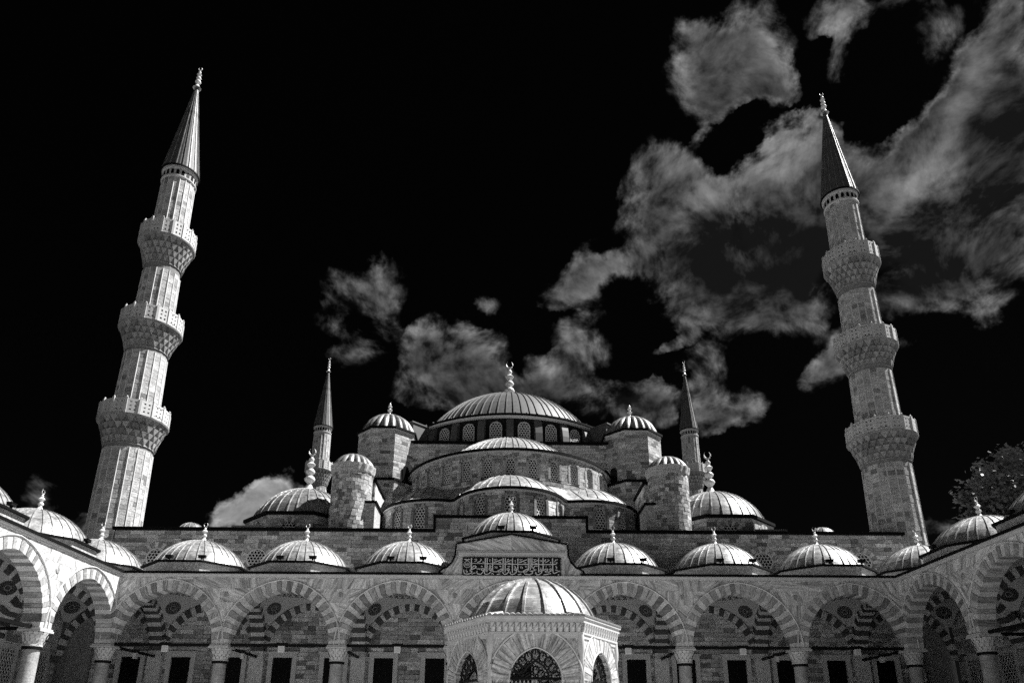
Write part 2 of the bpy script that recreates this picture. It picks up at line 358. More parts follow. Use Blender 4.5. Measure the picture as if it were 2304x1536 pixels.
# ------------------------------------------------------------------ shared building pieces
def cap_profile(r, h, zb, n=10, top=0.0):        # spherical cap
    rr = (r*r+h*h)/(2*h); f1 = math.asin(min(1, r/rr)); f1 = f1 if h <= r else pi-f1
    out = []
    for i in range(n+1):
        f = f1*(1-i/n); out.append((max(rr*sin(f), top), zb+h-rr+rr*cos(f)))
    return out
def course_profile(prof, n=3, step=.02):         # lead courses lap over one another
    out = []; k = max(2, len(prof)//n)
    for i, (r, z) in enumerate(prof):
        if i and i % k == 0 and i < len(prof)-2: out.append((r+step, z-.004)); out.append((r, z))
        else: out.append((r, z))
    return out
def seam_mesh(prof, w=.05, hgt=.05, ang=0):
    b = MB(); n = len(prof); P = []
    for i, (r, z) in enumerate(prof):
        a = prof[max(i-1, 0)]; c = prof[min(i+1, n-1)]; dr, dz = c[0]-a[0], c[1]-a[1]; l = hypot(dr, dz) or 1
        nr, nz = dz/l, -dr/l
        if nr < 0 and nz < 0: nr, nz = -nr, -nz
        ww = w*min(1, .35+r/max(prof[0][0], .01))
        for (s_, k) in ((-1, -.01), (-.8, hgt), (.8, hgt), (1, -.01)): P.append((s_*ww, -(r+nr*k), z+nz*k))
    F = [(i*4+j, i*4+j+1, (i+1)*4+j+1, (i+1)*4+j) for i in range(n-1) for j in range(3)]+[(3, 2, 1, 0)]
    b.add(P, F); return b
def add_seams(parent, prof, n, mat, name='seam', w=.05, hgt=.05, c=(0, 0), a0=-pi, a1=pi, off=.5, key=None):
    me = cached(('seam', key or (round(prof[0][0], 3), round(prof[0][1], 3), w)), lambda: seam_mesh(prof, w, hgt).mesh(name, mat, 40))
    for i in range(n):
        ob(name, me, parent, (c[0], c[1], 0), a0+(a1-a0)*(i+off+random.uniform(-.13, .13))/n)
def finial_mesh(h, r, style=0):
    b = MB()
    if style == 0: prof = [(1.9,0),(1.35,.05),(.85,.14),(.5,.24),(.42,.27),(.75,.33),(.85,.39),(.6,.45),(.34,.49),(.62,.55),(1.0,.62),(.55,.70),(.28,.74),(.42,.78),(.3,.82),(.12,.86),(.1,.9)]
    elif style == 1: prof = [(1.5,0),(1.0,.03),(.8,.1),(.5,.17),(.32,.2),(.95,.27),(1.05,.31),(.8,.36),(.35,.4),(.8,.45),(.9,.49),(.6,.54),(.28,.57),(.75,.63),(.85,.66),(.3,.72),(.5,.77),(.5,.79),(.2,.84),(.14,.9)]
    else: prof = [(1.0,0),(.6,.08),(.3,.2),(.25,.3),(.7,.37),(.75,.42),(.35,.48),(.28,.54),(.6,.6),(.6,.65),(.28,.7),(.4,.76),(.2,.82),(.1,.9)]
    b.lathe([(a*r, z*h) for a, z in prof], 12)
    return b
def crescent_mesh(R_, h0):
    b = MB(); pts = []; rr = []
    for i in range(13):
        a = R(-235+290*i/12); pts.append((R_*cos(a)*.85, 0, h0+R_+R_*sin(a))); rr.append(max(.012, R_*.24*sin(pi*i/12)))
    b.tube(pts, rr, 6); return b
def add_finial(parent, x, y, z, h, r, style=0, crescent=True, name='finial'):
    me = cached(('fin', h, r, style), lambda: finial_mesh(h, r, style).mesh('finial', 'gilt', 50))
    o = ob(name, me, parent, (x, y, z))
    if crescent:
        mc = cached(('cre', h, r), lambda: crescent_mesh(r*.75, h*.88).mesh('crescent', 'gilt', 60))
        ob('crescent', mc, parent, (x, y, z))
    return o
def lattice_data(w, h, arched=True, cell=.2, bar=.045, d=.05, pointed=0.0):
    """hexagonal lattice filling an arched opening w wide and h high, standing on z=0, in the plane y=0"""
    b = MB(); a = w/2; zs = h-a if arched else h
    if arched == 'circle': zs = a
    def inside(x, z):
        if arched == 'circle': return x*x+(z-a)**2 <= a*a
        if not arched or z <= zs: return abs(x) <= a and -.02 <= z <= h
        return x*x+(z-zs)**2 <= a*a
    s = cell/sqrt(3); seen = set()
    nx, nz = int(w/cell)+2, int(h/(cell*.866))+2
    for j in range(-1, nz):
        for i in range(-nx, nx+1):
            cx, cz = (i+.5*(j % 2))*cell, j*cell*.866+.1
            V = [(cx+s*sin(R(60*k)), cz+s*cos(R(60*k))) for k in range(6)]
            for k in range(6):
                p, q = V[k], V[(k+1) % 6]; m = ((p[0]+q[0])/2, (p[1]+q[1])/2); key = (round(m[0], 2), round(m[1], 2))
                if key in seen or not inside(*m): continue
                seen.add(key); dx, dz = q[0]-p[0], q[1]-p[1]; l = hypot(dx, dz); nx_, nz_ = -dz/l*bar/2, dx/l*bar/2
                b.add([(p[0]+nx_,-d,p[1]+nz_),(p[0]-nx_,-d,p[1]-nz_),(q[0]-nx_,-d,q[1]-nz_),(q[0]+nx_,-d,q[1]+nz_),(p[0]+nx_,0,p[1]+nz_),(p[0]-nx_,0,p[1]-nz_),(q[0]-nx_,0,q[1]-nz_),(q[0]+nx_,0,q[1]+nz_)],
                      [(0,1,2,3),(1,5,6,2),(0,3,7,4)])
    return b
def arch_outline(w, h, n=12, grow=0.0):
    a = w/2+grow; zs = h-w/2; pts = [(a, 0.0)]
    pts += [(a*cos(pi*i/n), zs+a*sin(pi*i/n)) for i in range(n+1)]
    pts.append((-a, 0.0)); return pts
def add_window(parent, loc, rz, w, h, rec=.3, fr=.16, cell=.22, mat='stone', proud=.04, name='window', bar=.05, framemat='trim', outer=0.3, fine=.07):
    """dark pane, pale hexagonal lattice and an arched stone surround with its reveal; local -y looks outwards"""
    def pane():
        b = MB(); o = arch_outline(w, h)[::1]; b.add([(x, .0, z) for x, z in o][::-1], [tuple(range(len(o)))]); return b.mesh('window', 'glass')
    def frame():
        b = MB(); i0 = arch_outline(w, h); i1 = arch_outline(w, h, grow=outer); i2 = arch_outline(w, h, grow=-.001)
        for k in range(len(i0)-1):
            p, q, r_, s_ = i0[k], i0[k+1], i1[k+1], i1[k]; t = random.choice((.12, .22, .3, .42))
            b.add([(p[0],-rec-proud,p[1]),(q[0],-rec-proud,q[1]),(r_[0],-rec-proud,r_[1]),(s_[0],-rec-proud,s_[1]),(p[0],.0,p[1]),(q[0],.0,q[1]),(r_[0],-.02,r_[1]),(s_[0],-.02,s_[1])],
                  [(3,2,1,0),(0,1,5,4),(2,3,7,6)], t, mat)
        return b.mesh('frame')
    def lat():
        b = lattice_data(w-.02, h-.01, True, cell, bar, .05)
        i0 = arch_outline(w, h, grow=-fine); i1 = arch_outline(w, h, grow=-.004)
        for k in range(len(i0)-1):
            p, q, r_, s_ = i0[k], i0[k+1], i1[k+1], i1[k]
            b.add([(p[0],-.07,p[1]),(q[0],-.07,q[1]),(r_[0],-.07,r_[1]),(s_[0],-.07,s_[1])], [(3,2,1,0)])
        return b.mesh('lattice', 'lattice')
    key = (round(w, 3), round(h, 3), rec, cell, mat)
    o = ob(name, cached(('pane',)+key, pane), parent, loc, rz)
    ob('lattice', cached(('lat',)+key, lat), o, (0, -.03, 0)); ob('frame', cached(('frame',)+key, frame), o)
    return o
def win_excl(wins, w, h, z0, pad=.12):
    """intervals that the masonry leaves open for windows centred at the u values in wins"""
    def f(a, b):
        m = a-z0; out = []
        if b > z0+.02 and a < z0+h+.1:
            zs = h-w/2; hw = w/2 if m < zs else sqrt(max(0, (w/2+.05)**2-(m-zs)**2))
            out = [(u-hw-pad, u+hw+pad) for u in wins] if hw > 0 else []
        return out
    return f
def octagon(ap, cx=0, cy=0, rot=0): return [(cx+ap/cos(pi/8)*sin(rot+pi/8+k*pi/4-pi/4), cy-ap/cos(pi/8)*cos(rot+pi/8+k*pi/4-pi/4)) for k in range(8)]
def ngon_prism(b, pts, z0, z1, t=.5, mat=None, scale_top=None):
    n = len(pts); cx = sum(p[0] for p in pts)/n; cy = sum(p[1] for p in pts)/n
    tp = pts if scale_top is None else [(cx+(p[0]-cx)*scale_top, cy+(p[1]-cy)*scale_top) for p in pts]
    V = [(x, y, z0) for x, y in pts]+[(x, y, z1) for x, y in tp]
    F = [tuple(range(n))[::-1], tuple(range(n, 2*n))]+[(i, (i+1) % n, (i+1) % n+n, i+n) for i in range(n)]
    b.add(V, F, t, mat)

# ================================================================== THE SETTING
BAY, GAL = 7.1, 7.1
b = MB(); b.add([(-3000,-3000,-.06),(3000,-3000,-.06),(3000,3000,-.06),(-3000,3000,-.06)], [(0,1,2,3)])
mk('ground', b, 'earth', kind='structure')
def build_paving():
    b = MB(); b.add([(-24.4,-4,.0),(24.4,-4,.0),(24.4,45.5,.0),(-24.4,45.5,.0)], [(0,1,2,3)]); return b
mk('courtyard', build_paving(), 'paving', kind='structure')

# ================================================================== PORTICOES
ARC = Arch(3.05, .27, 7.0)            # the big arches of the courtyard
WALLT = .45                           # half thickness of the arcade
def column_meshes():
    def shaft():
        b = MB(); b.lathe([(.43,.55),(.42,2.5),(.385,6.0)], 20); return b.mesh('column', 'shaft', 40)
    def base():
        b = MB(); b.lathe([(.62,.0),(.62,.2),(.55,.3),(.58,.4),(.46,.55)], 20); return b.mesh('base', 'trim', 40)
    def collar():
        b = MB(); b.lathe([(.385,5.86),(.47,5.88),(.47,6.0),(.40,6.02)], 20); return b.mesh('collar', 'iron', 40)
    def capital():
        b = MB(); b.lathe([(.40,6.0),(.46,6.03),(.46,6.1),(.43,6.12),(.45,6.3),(.55,6.6),(.6,6.72)], 24)
        rnd = random.Random(3)
        for k, (r, z, n, s) in enumerate(((.44,6.12,14,.08),(.48,6.28,14,.085),(.53,6.44,16,.09),(.57,6.59,16,.095))):
            for i in range(n):          # tiers of little hanging niches
                a = 2*pi*(i+.5*(k % 2))/n; t = rnd.uniform(.3, .7); q = 1+.10*(cos(4*a)**2 < .3)
                c = Vector((r*q*sin(a), -r*q*cos(a), z)); e = Vector((sin(a), -cos(a), 0)); f = Vector((cos(a), sin(a), 0))
                P = [c-f*s, c+f*s, c+f*s*.9+e*.05+Vector((0,0,.15)), c-f*s*.9+e*.05+Vector((0,0,.15)), c-f*s*.15+e*-.06+Vector((0,0,-.03))]
                b.add([tuple(p) for p in P], [(0,1,2,3),(0,4,1)], t)
        b.box(-.60,.60,-.60,.60,6.76,6.86); b.box(-.56,.56,-.56,.56,6.862,6.95)
        return b.mesh('capital', 'capital')
    return [cached(k, f) for k, f in (('colshaft', shaft), ('colbase', base), ('colcap', capital), ('colcollar', collar))]
def add_column(root, x):
    s, ba, ca, co = column_meshes()
    o = ob('column', s, root, (x, 0, 0)); ob('base', ba, o); ob('capital', ca, o); ob('collar', co, o)
    b = MB(); b.box(-.52,.52,-.47,.47,6.953,7.0-.001); ob('impost', cached('impost', lambda: b.mesh('impost', 'trim')), o)

def vault_pt(th, v):                   # pendentive: the sphere between the arch extrados (v=0) and the dome ring (v=1)
    hs = BAY/2-WALLT; c, s_ = cos(th), sin(th); k = hs/max(abs(c), abs(s_)); q = k*(1-v)+2.75*v
    return Vector((q*c, GAL/2+q*s_, 7.3+sqrt(max(0, 21.43-q*q))))
def vault_mesh():
    b = MB(); n, m = 64, 6; P = []
    for j in range(m+1):
        for i in range(n): P.append(tuple(vault_pt(2*pi*(i+.5)/n, j/m)))
    F = [(j*n+i, (j+1)*n+i, (j+1)*n+(i+1) % n, j*n+(i+1) % n) for j in range(m) for i in range(n)]
    b.add(P, F); b2 = [(2.75,11.02),(2.75,11.26)]
    b.lathe(b2, 32, (0, GAL/2)); return b
def medallion_mesh():                  # dark painted disc with a ring of pale leaves and a knot in the middle
    b = MB(); n = 36; r = .52
    rings = [(0, 0, 0)]+[(q*r*cos(2*pi*i/n), 0, q*r*sin(2*pi*i/n)) for q in (.35, .7, 1) for i in range(n)]
    b.add(rings, [(0, 1+(i+1) % n, 1+i) for i in range(n)]+[(1+k*n+i, 1+k*n+(i+1) % n, 1+(k+1)*n+(i+1) % n, 1+(k+1)*n+i) for k in (0, 1) for i in range(n)], .5, 'paint')
    for i in range(18):
        a = 2*pi*i/18
        for (r0, r1, w) in ((.39,.50,.034),(.27,.36,.034)):
            aa = a+(pi/18 if r0 < .3 else 0); d = Vector((cos(aa), 0, sin(aa))); e = Vector((-sin(aa), 0, cos(aa)))
            P = [d*r0-e*w*.4, d*r0+e*w*.4, d*r1+e*w, d*r1-e*w]; b.add([(p.x, -.008, p.z) for p in P], [(0,1,2,3),(3,2,1,0)], .5, 'paintlight')
    for i in range(8):
        a = pi/4*i; d = Vector((cos(a), 0, sin(a))); e = Vector((-sin(a), 0, cos(a)))
        for sg in (-1, 1):
            P = [d*.04+e*.05*sg, d*.14+e*.075*sg, d*.22+e*.015*sg, d*.20-e*.012*sg, d*.13+e*.045*sg]; b.add([(p.x, -.009, p.z) for p in P], [(0,1,2,3,4),(4,3,2,1,0)], .5, 'paintlight')
    return b
def frieze_mesh():                     # running wave painted round the foot of the inner dome
    b = MB(); n = 40
    def P(a, z): return (2.735*sin(a), -2.735*cos(a), z)
    for i in range(n):
        a, w = 2*pi*i/n, 2*pi/n
        for (u0, u1, z0, z1, u2, u3) in ((0,.75,11.03,11.07,.0,.75),(.6,.78,11.07,11.17,.25,.45),(.25,1.0,11.17,11.22,.25,1.0),(.3,.5,11.1,11.15,.1,.25)):
            b.add([P(a+u0*w, z0), P(a+u1*w, z0), P(a+u3*w, z1), P(a+u2*w, z1)], [(3,2,1,0)])
    return b
DOMEPROF = course_profile(cap_profile(3.08, 2.05, 12.36, 14), 4, .018)
def add_gallery_dome(root, x, lift=0.0, seams=32, y=GAL/2):
    d = ob('dome', cached('gdome', lambda: (lambda b: (b.lathe(DOMEPROF, 48), b)[1])(MB()).mesh('dome', 'lead', 35)), root, (x, y, lift))
    add_seams(d, DOMEPROF, seams, 'lead', w=.03, hgt=.045, key='gd')
    def drum():
        b = MB(); ngon_prism(b, octagon(3.18), 11.40, 12.24); return b.mesh('dome_drum', 'stone')
    def edge():
        b = MB(); ngon_prism(b, octagon(3.36), 12.24, 12.36); ngon_prism(b, octagon(3.30), 12.362, 12.40, scale_top=.93); return b.mesh('dome_eave', 'edge')
    ob('drum', cached('gdrum', drum), d); ob('eave', cached('gedge', edge), d)
    add_finial(d, 0, 0, 14.36, 1.25, .2, 0)
    return d

def build_portico(root, bays, cols, x0, x1, domes, front):
    V = Pieces('voussoir', root, 300); PN = Pieces('marble_panel', root, 300)
    rg = ARC.ring(33, .0, .62, .0022)
    for bc in bays:
        hidden = front and abs(bc) < 1
        body = MB()
        # mortar core of the arch ring and the fine moulding that outlines it
        co = ARC.curve(40, .05); cu = ARC.curve(40, .60)
        for i in range(40):
            p, q, r_, s_ = co[i], co[i+1], cu[i+1], cu[i]
            body.prism([p, q, r_, s_], -WALLT+.05, WALLT-.05)
        arch = mk('arch', body, 'mortar', root, loc=(bc, 0, 0))
        mo = MB(); mo.tube([(x, -WALLT-.06, z) for x, z in ARC.curve(44, .665)], .045, 5); mk('moulding', mo, 'trim', arch, 60)
        for i, poly in enumerate(rg):
            pr = .025 if i % 2 else .0
            P, F = prismdata(poly, -WALLT-.02-pr, WALLT+.02+pr*.5)
            V.add([(x, y, z) for x, y, z in P], F, random.random(), 'vlight' if i % 2 == 0 else 'vdark', arch, 3.0, (0, -1, 0), .18)
    # spandrel core behind the marble facing
    def spandrel_z(x, off=.62):
        z = 0
        best = None
        for bc in bays:
            if abs(x-bc) <= BAY/2+1e-6: best = ARC.z(x-bc, off) if abs(x-bc) < ARC.a+off else ARC.zs
        return best if best is not None else ARC.zs
    core = MB(); st = .12; n = int(round((x1-x0)/st))
    for i in range(n):
        a, c = x0+(x1-x0)*i/n, x0+(x1-x0)*(i+1)/n
        za, zc = spandrel_z(a+1e-4)-.01, spandrel_z(c-1e-4)-.01
        core.add([(a,-WALLT,za),(c,-WALLT,zc),(c,-WALLT,11.1),(a,-WALLT,11.1),(a,WALLT,za),(c,WALLT,zc),(c,WALLT,11.1),(a,WALLT,11.1)], [(0,1,2,3),(5,4,7,6),(4,5,1,0)])
    face = mk('spandrel', core, 'marble', root)
    rows = [7.02, 8.55, 9.55, 10.42, 11.06]
    for j in range(len(rows)-1):
        x = x0; z0, z1 = rows[j], rows[j+1]; first = True
        while x < x1-1e-3:
            w = random.uniform(.9, 1.9) if j < 3 else random.uniform(1.3, 2.8)
            if x1-x-w < .5: w = x1-x
            xs = [x+w*k/max(2, int(w/.12)) for k in range(max(2, int(w/.12))+1)]
            run = []
            def flush(run):
                if len(run) < 2: return
                p = .028+random.uniform(0, .012); g = .006
                lo = [(u+(g if k == 0 else -g if k == len(run)-1 else 0), z) for k, (u, z) in enumerate(run)]
                poly = lo+[(lo[-1][0], z1-g), (lo[0][0], z1-g)]
                ar = sum((z1-z)*w/len(xs) for _, z in run)
                P, F = prismdata(poly, -WALLT-p, -WALLT-.001); F = [F[0]]+F[2:]
                PN.add(P, F, random.random(), 'marble', face, 1, (0, -1, 0), max(ar, .01))
            for u in xs:
                z = max(z0+.006, spandrel_z(min(max(u, x0+1e-3), x1-1e-3), .60))
                if z < z1-.05: run.append((u, z))
                else: flush(run); run = []
            flush(run); x += w
    # cornice: pale fillet, black lead edge
    b = MB(); b.box(x0, x1, -WALLT-.10, WALLT, 11.1, 11.22); b.box(x0, x1, -WALLT-.16, WALLT, 11.222, 11.30); mk('cornice', b, 'trim', root)
    b = MB()
    if front: b.box(x0, -4.35, -WALLT-.26, -WALLT+.3, 11.30, 11.44); b.box(4.35, x1, -WALLT-.26, -WALLT+.3, 11.30, 11.44)
    else: b.box(x0, x1, -WALLT-.26, -WALLT+.3, 11.30, 11.44)
    mk('lead_edge', b, 'edge', root)
    b = MB(); r0, r1 = (x0-GAL, x1+GAL) if front else (x0, x1)
    b.box(r0, r1, -WALLT+.3, GAL-.02, 11.28, 11.395); mk('roof', b, 'lead', root)
    for x in cols: add_column(root, x)
    # roundels in the spandrels
    rm = cached('roundel', lambda: (lambda b: (b.lathe([(.0,.03),(.15,.03),(.17,.0)], 20), b)[1])(MB()).mesh('roundel', 'vdark', 40))
    for x in cols: ob('roundel', rm, root, (x+(0 if (not front or abs(x) < 24) else (-.35 if x > 0 else .35)), -WALLT-.045, 10.03), rot=(pi/2, 0, 0))
    # transverse arches and wall arches
    tcols = [(x, GAL/2, pi/2) for x in cols]+([(-4*BAY, 0, 0), (4*BAY, 0, 0)] if front else [])
    for x, ty, tr_ in tcols:
        body = MB(); co = ARC.curve(24, .05); cu = ARC.curve(24, .56)
        for i in range(24): body.prism([co[i], co[i+1], cu[i+1], cu[i]], -WALLT+.06, WALLT-.06)
        arch = ob('transverse_arch', cached('tarch', lambda: body.mesh('transverse_arch', 'mortar')), root, (x, ty, 0), tr_)
        for i, poly in enumerate(ARC.ring(29, 0, .58, .002)):
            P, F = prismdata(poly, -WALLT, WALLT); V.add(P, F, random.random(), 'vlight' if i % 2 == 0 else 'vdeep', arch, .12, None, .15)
        if tr_ == 0: continue
        cb = MB(); cb.box(-.5, .5, -.42, .0, 5.2, 6.95); cb.box(-.56, .56, -.5, .0, 6.952, 7.0)
        ob('pilaster', cached('pil', lambda: cb.mesh('pilaster', 'vlight')), root, (x, GAL-.005, 0))
    allb = list(bays)+([-4*BAY, 4*BAY] if front else [])
    vm = cached('vault', lambda: vault_mesh().mesh('vault', 'plaster', 60)); fm = cached('frieze', lambda: frieze_mesh().mesh('frieze', 'paint'))
    def conform(sg):
        b = medallion_mesh(); th0 = atan2(1, sg*1.0); zc = 7.3; rs = sqrt(21.43)
        p = vault_pt(th0, .5); cen = Vector((0, GAL/2, zc)); n_ = (cen-p).normalized(); ua = Vector((0, 0, 1)).cross(n_).normalized()*-1; uv = n_.cross(ua)*-1
        if uv.z < 0: uv = -uv
        if ua.cross(uv).dot(n_) < 0: ua = -ua
        b.v = [tuple(cen+(p+ua*x+uv*z-cen).normalized()*(rs-.02+y*1.5)) for x, y, z in b.v]
        return b.mesh('medallion')
    for bc in allb:
        v = ob('vault', vm, root, (bc, 0, 0)); ob('frieze', fm, v, (0, GAL/2, 0))
        for sg in (-1, 1): ob('medallion', cached(('medal', sg), lambda: conform(sg)), v)
        wa = MB(); co = ARC.curve(24, .03); cu = ARC.curve(24, .5)
        for i in range(24): wa.prism([co[i], co[i+1], cu[i+1], cu[i]], GAL-.12, GAL-.002)
        arch = ob('wall_arch', cached('warch', lambda: wa.mesh('wall_arch', 'mortar')), root, (bc, 0, 0))
        for i, poly in enumerate(ARC.ring(29, 0.0, .52, .002)):
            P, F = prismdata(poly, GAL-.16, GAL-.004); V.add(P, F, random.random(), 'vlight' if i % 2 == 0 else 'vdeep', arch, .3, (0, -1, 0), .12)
    V.done('voussoirs'); PN.done('marble_panels')
    # tie rods from column to column and back to the wall
    for k in range(len(cols)-1):
        b = MB(); b.box(cols[k]+.55, cols[k+1]-.55, -.08, .08, 6.90, 7.08); mk('tie_rod', b, 'iron', root)
    for x in cols:
        b = MB(); b.box(-.08, .08, .5, GAL-.55, 6.88, 7.04); ob('tie_rod', cached('rod2', lambda: b.mesh('tie_rod', 'iron')), root, (x, 0, 0))
    for d in domes: add_gallery_dome(root, d)

north = thing('portico', 'marble portico of striped arches below the mosque, with a black inscription panel in its pediment', 'arcade', (0, 46, 0))
cols7 = [BAY*(k-3.5) for k in range(8)]
build_portico(north, [BAY*k for k in range(-3, 4)], cols7, -3.5*BAY, 3.5*BAY, [BAY*k for k in (-4,-3,-2,-1,1,2,3,4)], True)
left = thing('portico', 'side portico of white marble in full sun, with striped arches and lead domes', 'arcade', (-3.5*BAY, 46, 0), pi/2)
lb = [-BAY*.5, -BAY*1.5, -BAY*2.5]
build_portico(left, lb, [-BAY, -2*BAY, -3*BAY], -3*BAY, -.47, lb, False)
right = thing('portico', 'side portico of grey marble in shade, below the leafy tree', 'arcade', (3.5*BAY, 46, 0), -pi/2)
rb = [-x for x in lb]
build_portico(right, rb, [BAY, 2*BAY, 3*BAY], .47, 3*BAY, rb, False)
# side porticoes: outer walls with latticed windows
def outer_wall(root, sgn):
    P = Pieces('stone', root, 220); e = (-3*BAY, GAL) if sgn < 0 else (-GAL, 3*BAY)
    b = MB(); b.box(e[0], e[1], GAL+.01, GAL+1.0, 0, 11.6); core = mk('outer_wall', b, 'mortar', root)
    wins = [sgn*BAY*(k+.5)+s for k in range(3) for s in (-1.75, 1.75)]+[-sgn*BAY*.5+s for s in (-1.75, 1.75)]
    ex = lambda a, c: [(w-.95, w+.95) for w in wins] if c < 7.25 else []
    masonry(P, flat(0, GAL, 0), e[0], e[1], 3.4, 10.9, core, 'stone', .44, (.6, 1.3), .05, excl=ex, nrm=(0, -1, 0))
    P.done('stones')
    def frame():
        b = MB(); b.box(-.95,-.72,-.1,.0,2.6,7.2); b.box(.72,.95,-.1,.0,2.6,7.2); b.box(-.719,.719,-.1,.0,6.95,7.2); return b.mesh('frame', 'trim')
    def lat():
        b = lattice_data(1.44, 4.3, False, .26, .07, .05); return b.mesh('lattice', 'trim')
    for w in wins:
        pm = cached('swin', lambda: (lambda b: (b.box(-.72,.72,-.02,.02,2.6,6.95), b)[1])(MB()).mesh('window', 'glass'))
        o = ob('window', pm, core, (w, GAL-.02, 0)); ob('frame', cached('swf', frame), o); ob('lattice', cached('swl', lat), o, (0, -.03, 2.62))
outer_wall(left, -1); outer_wall(right, 1)

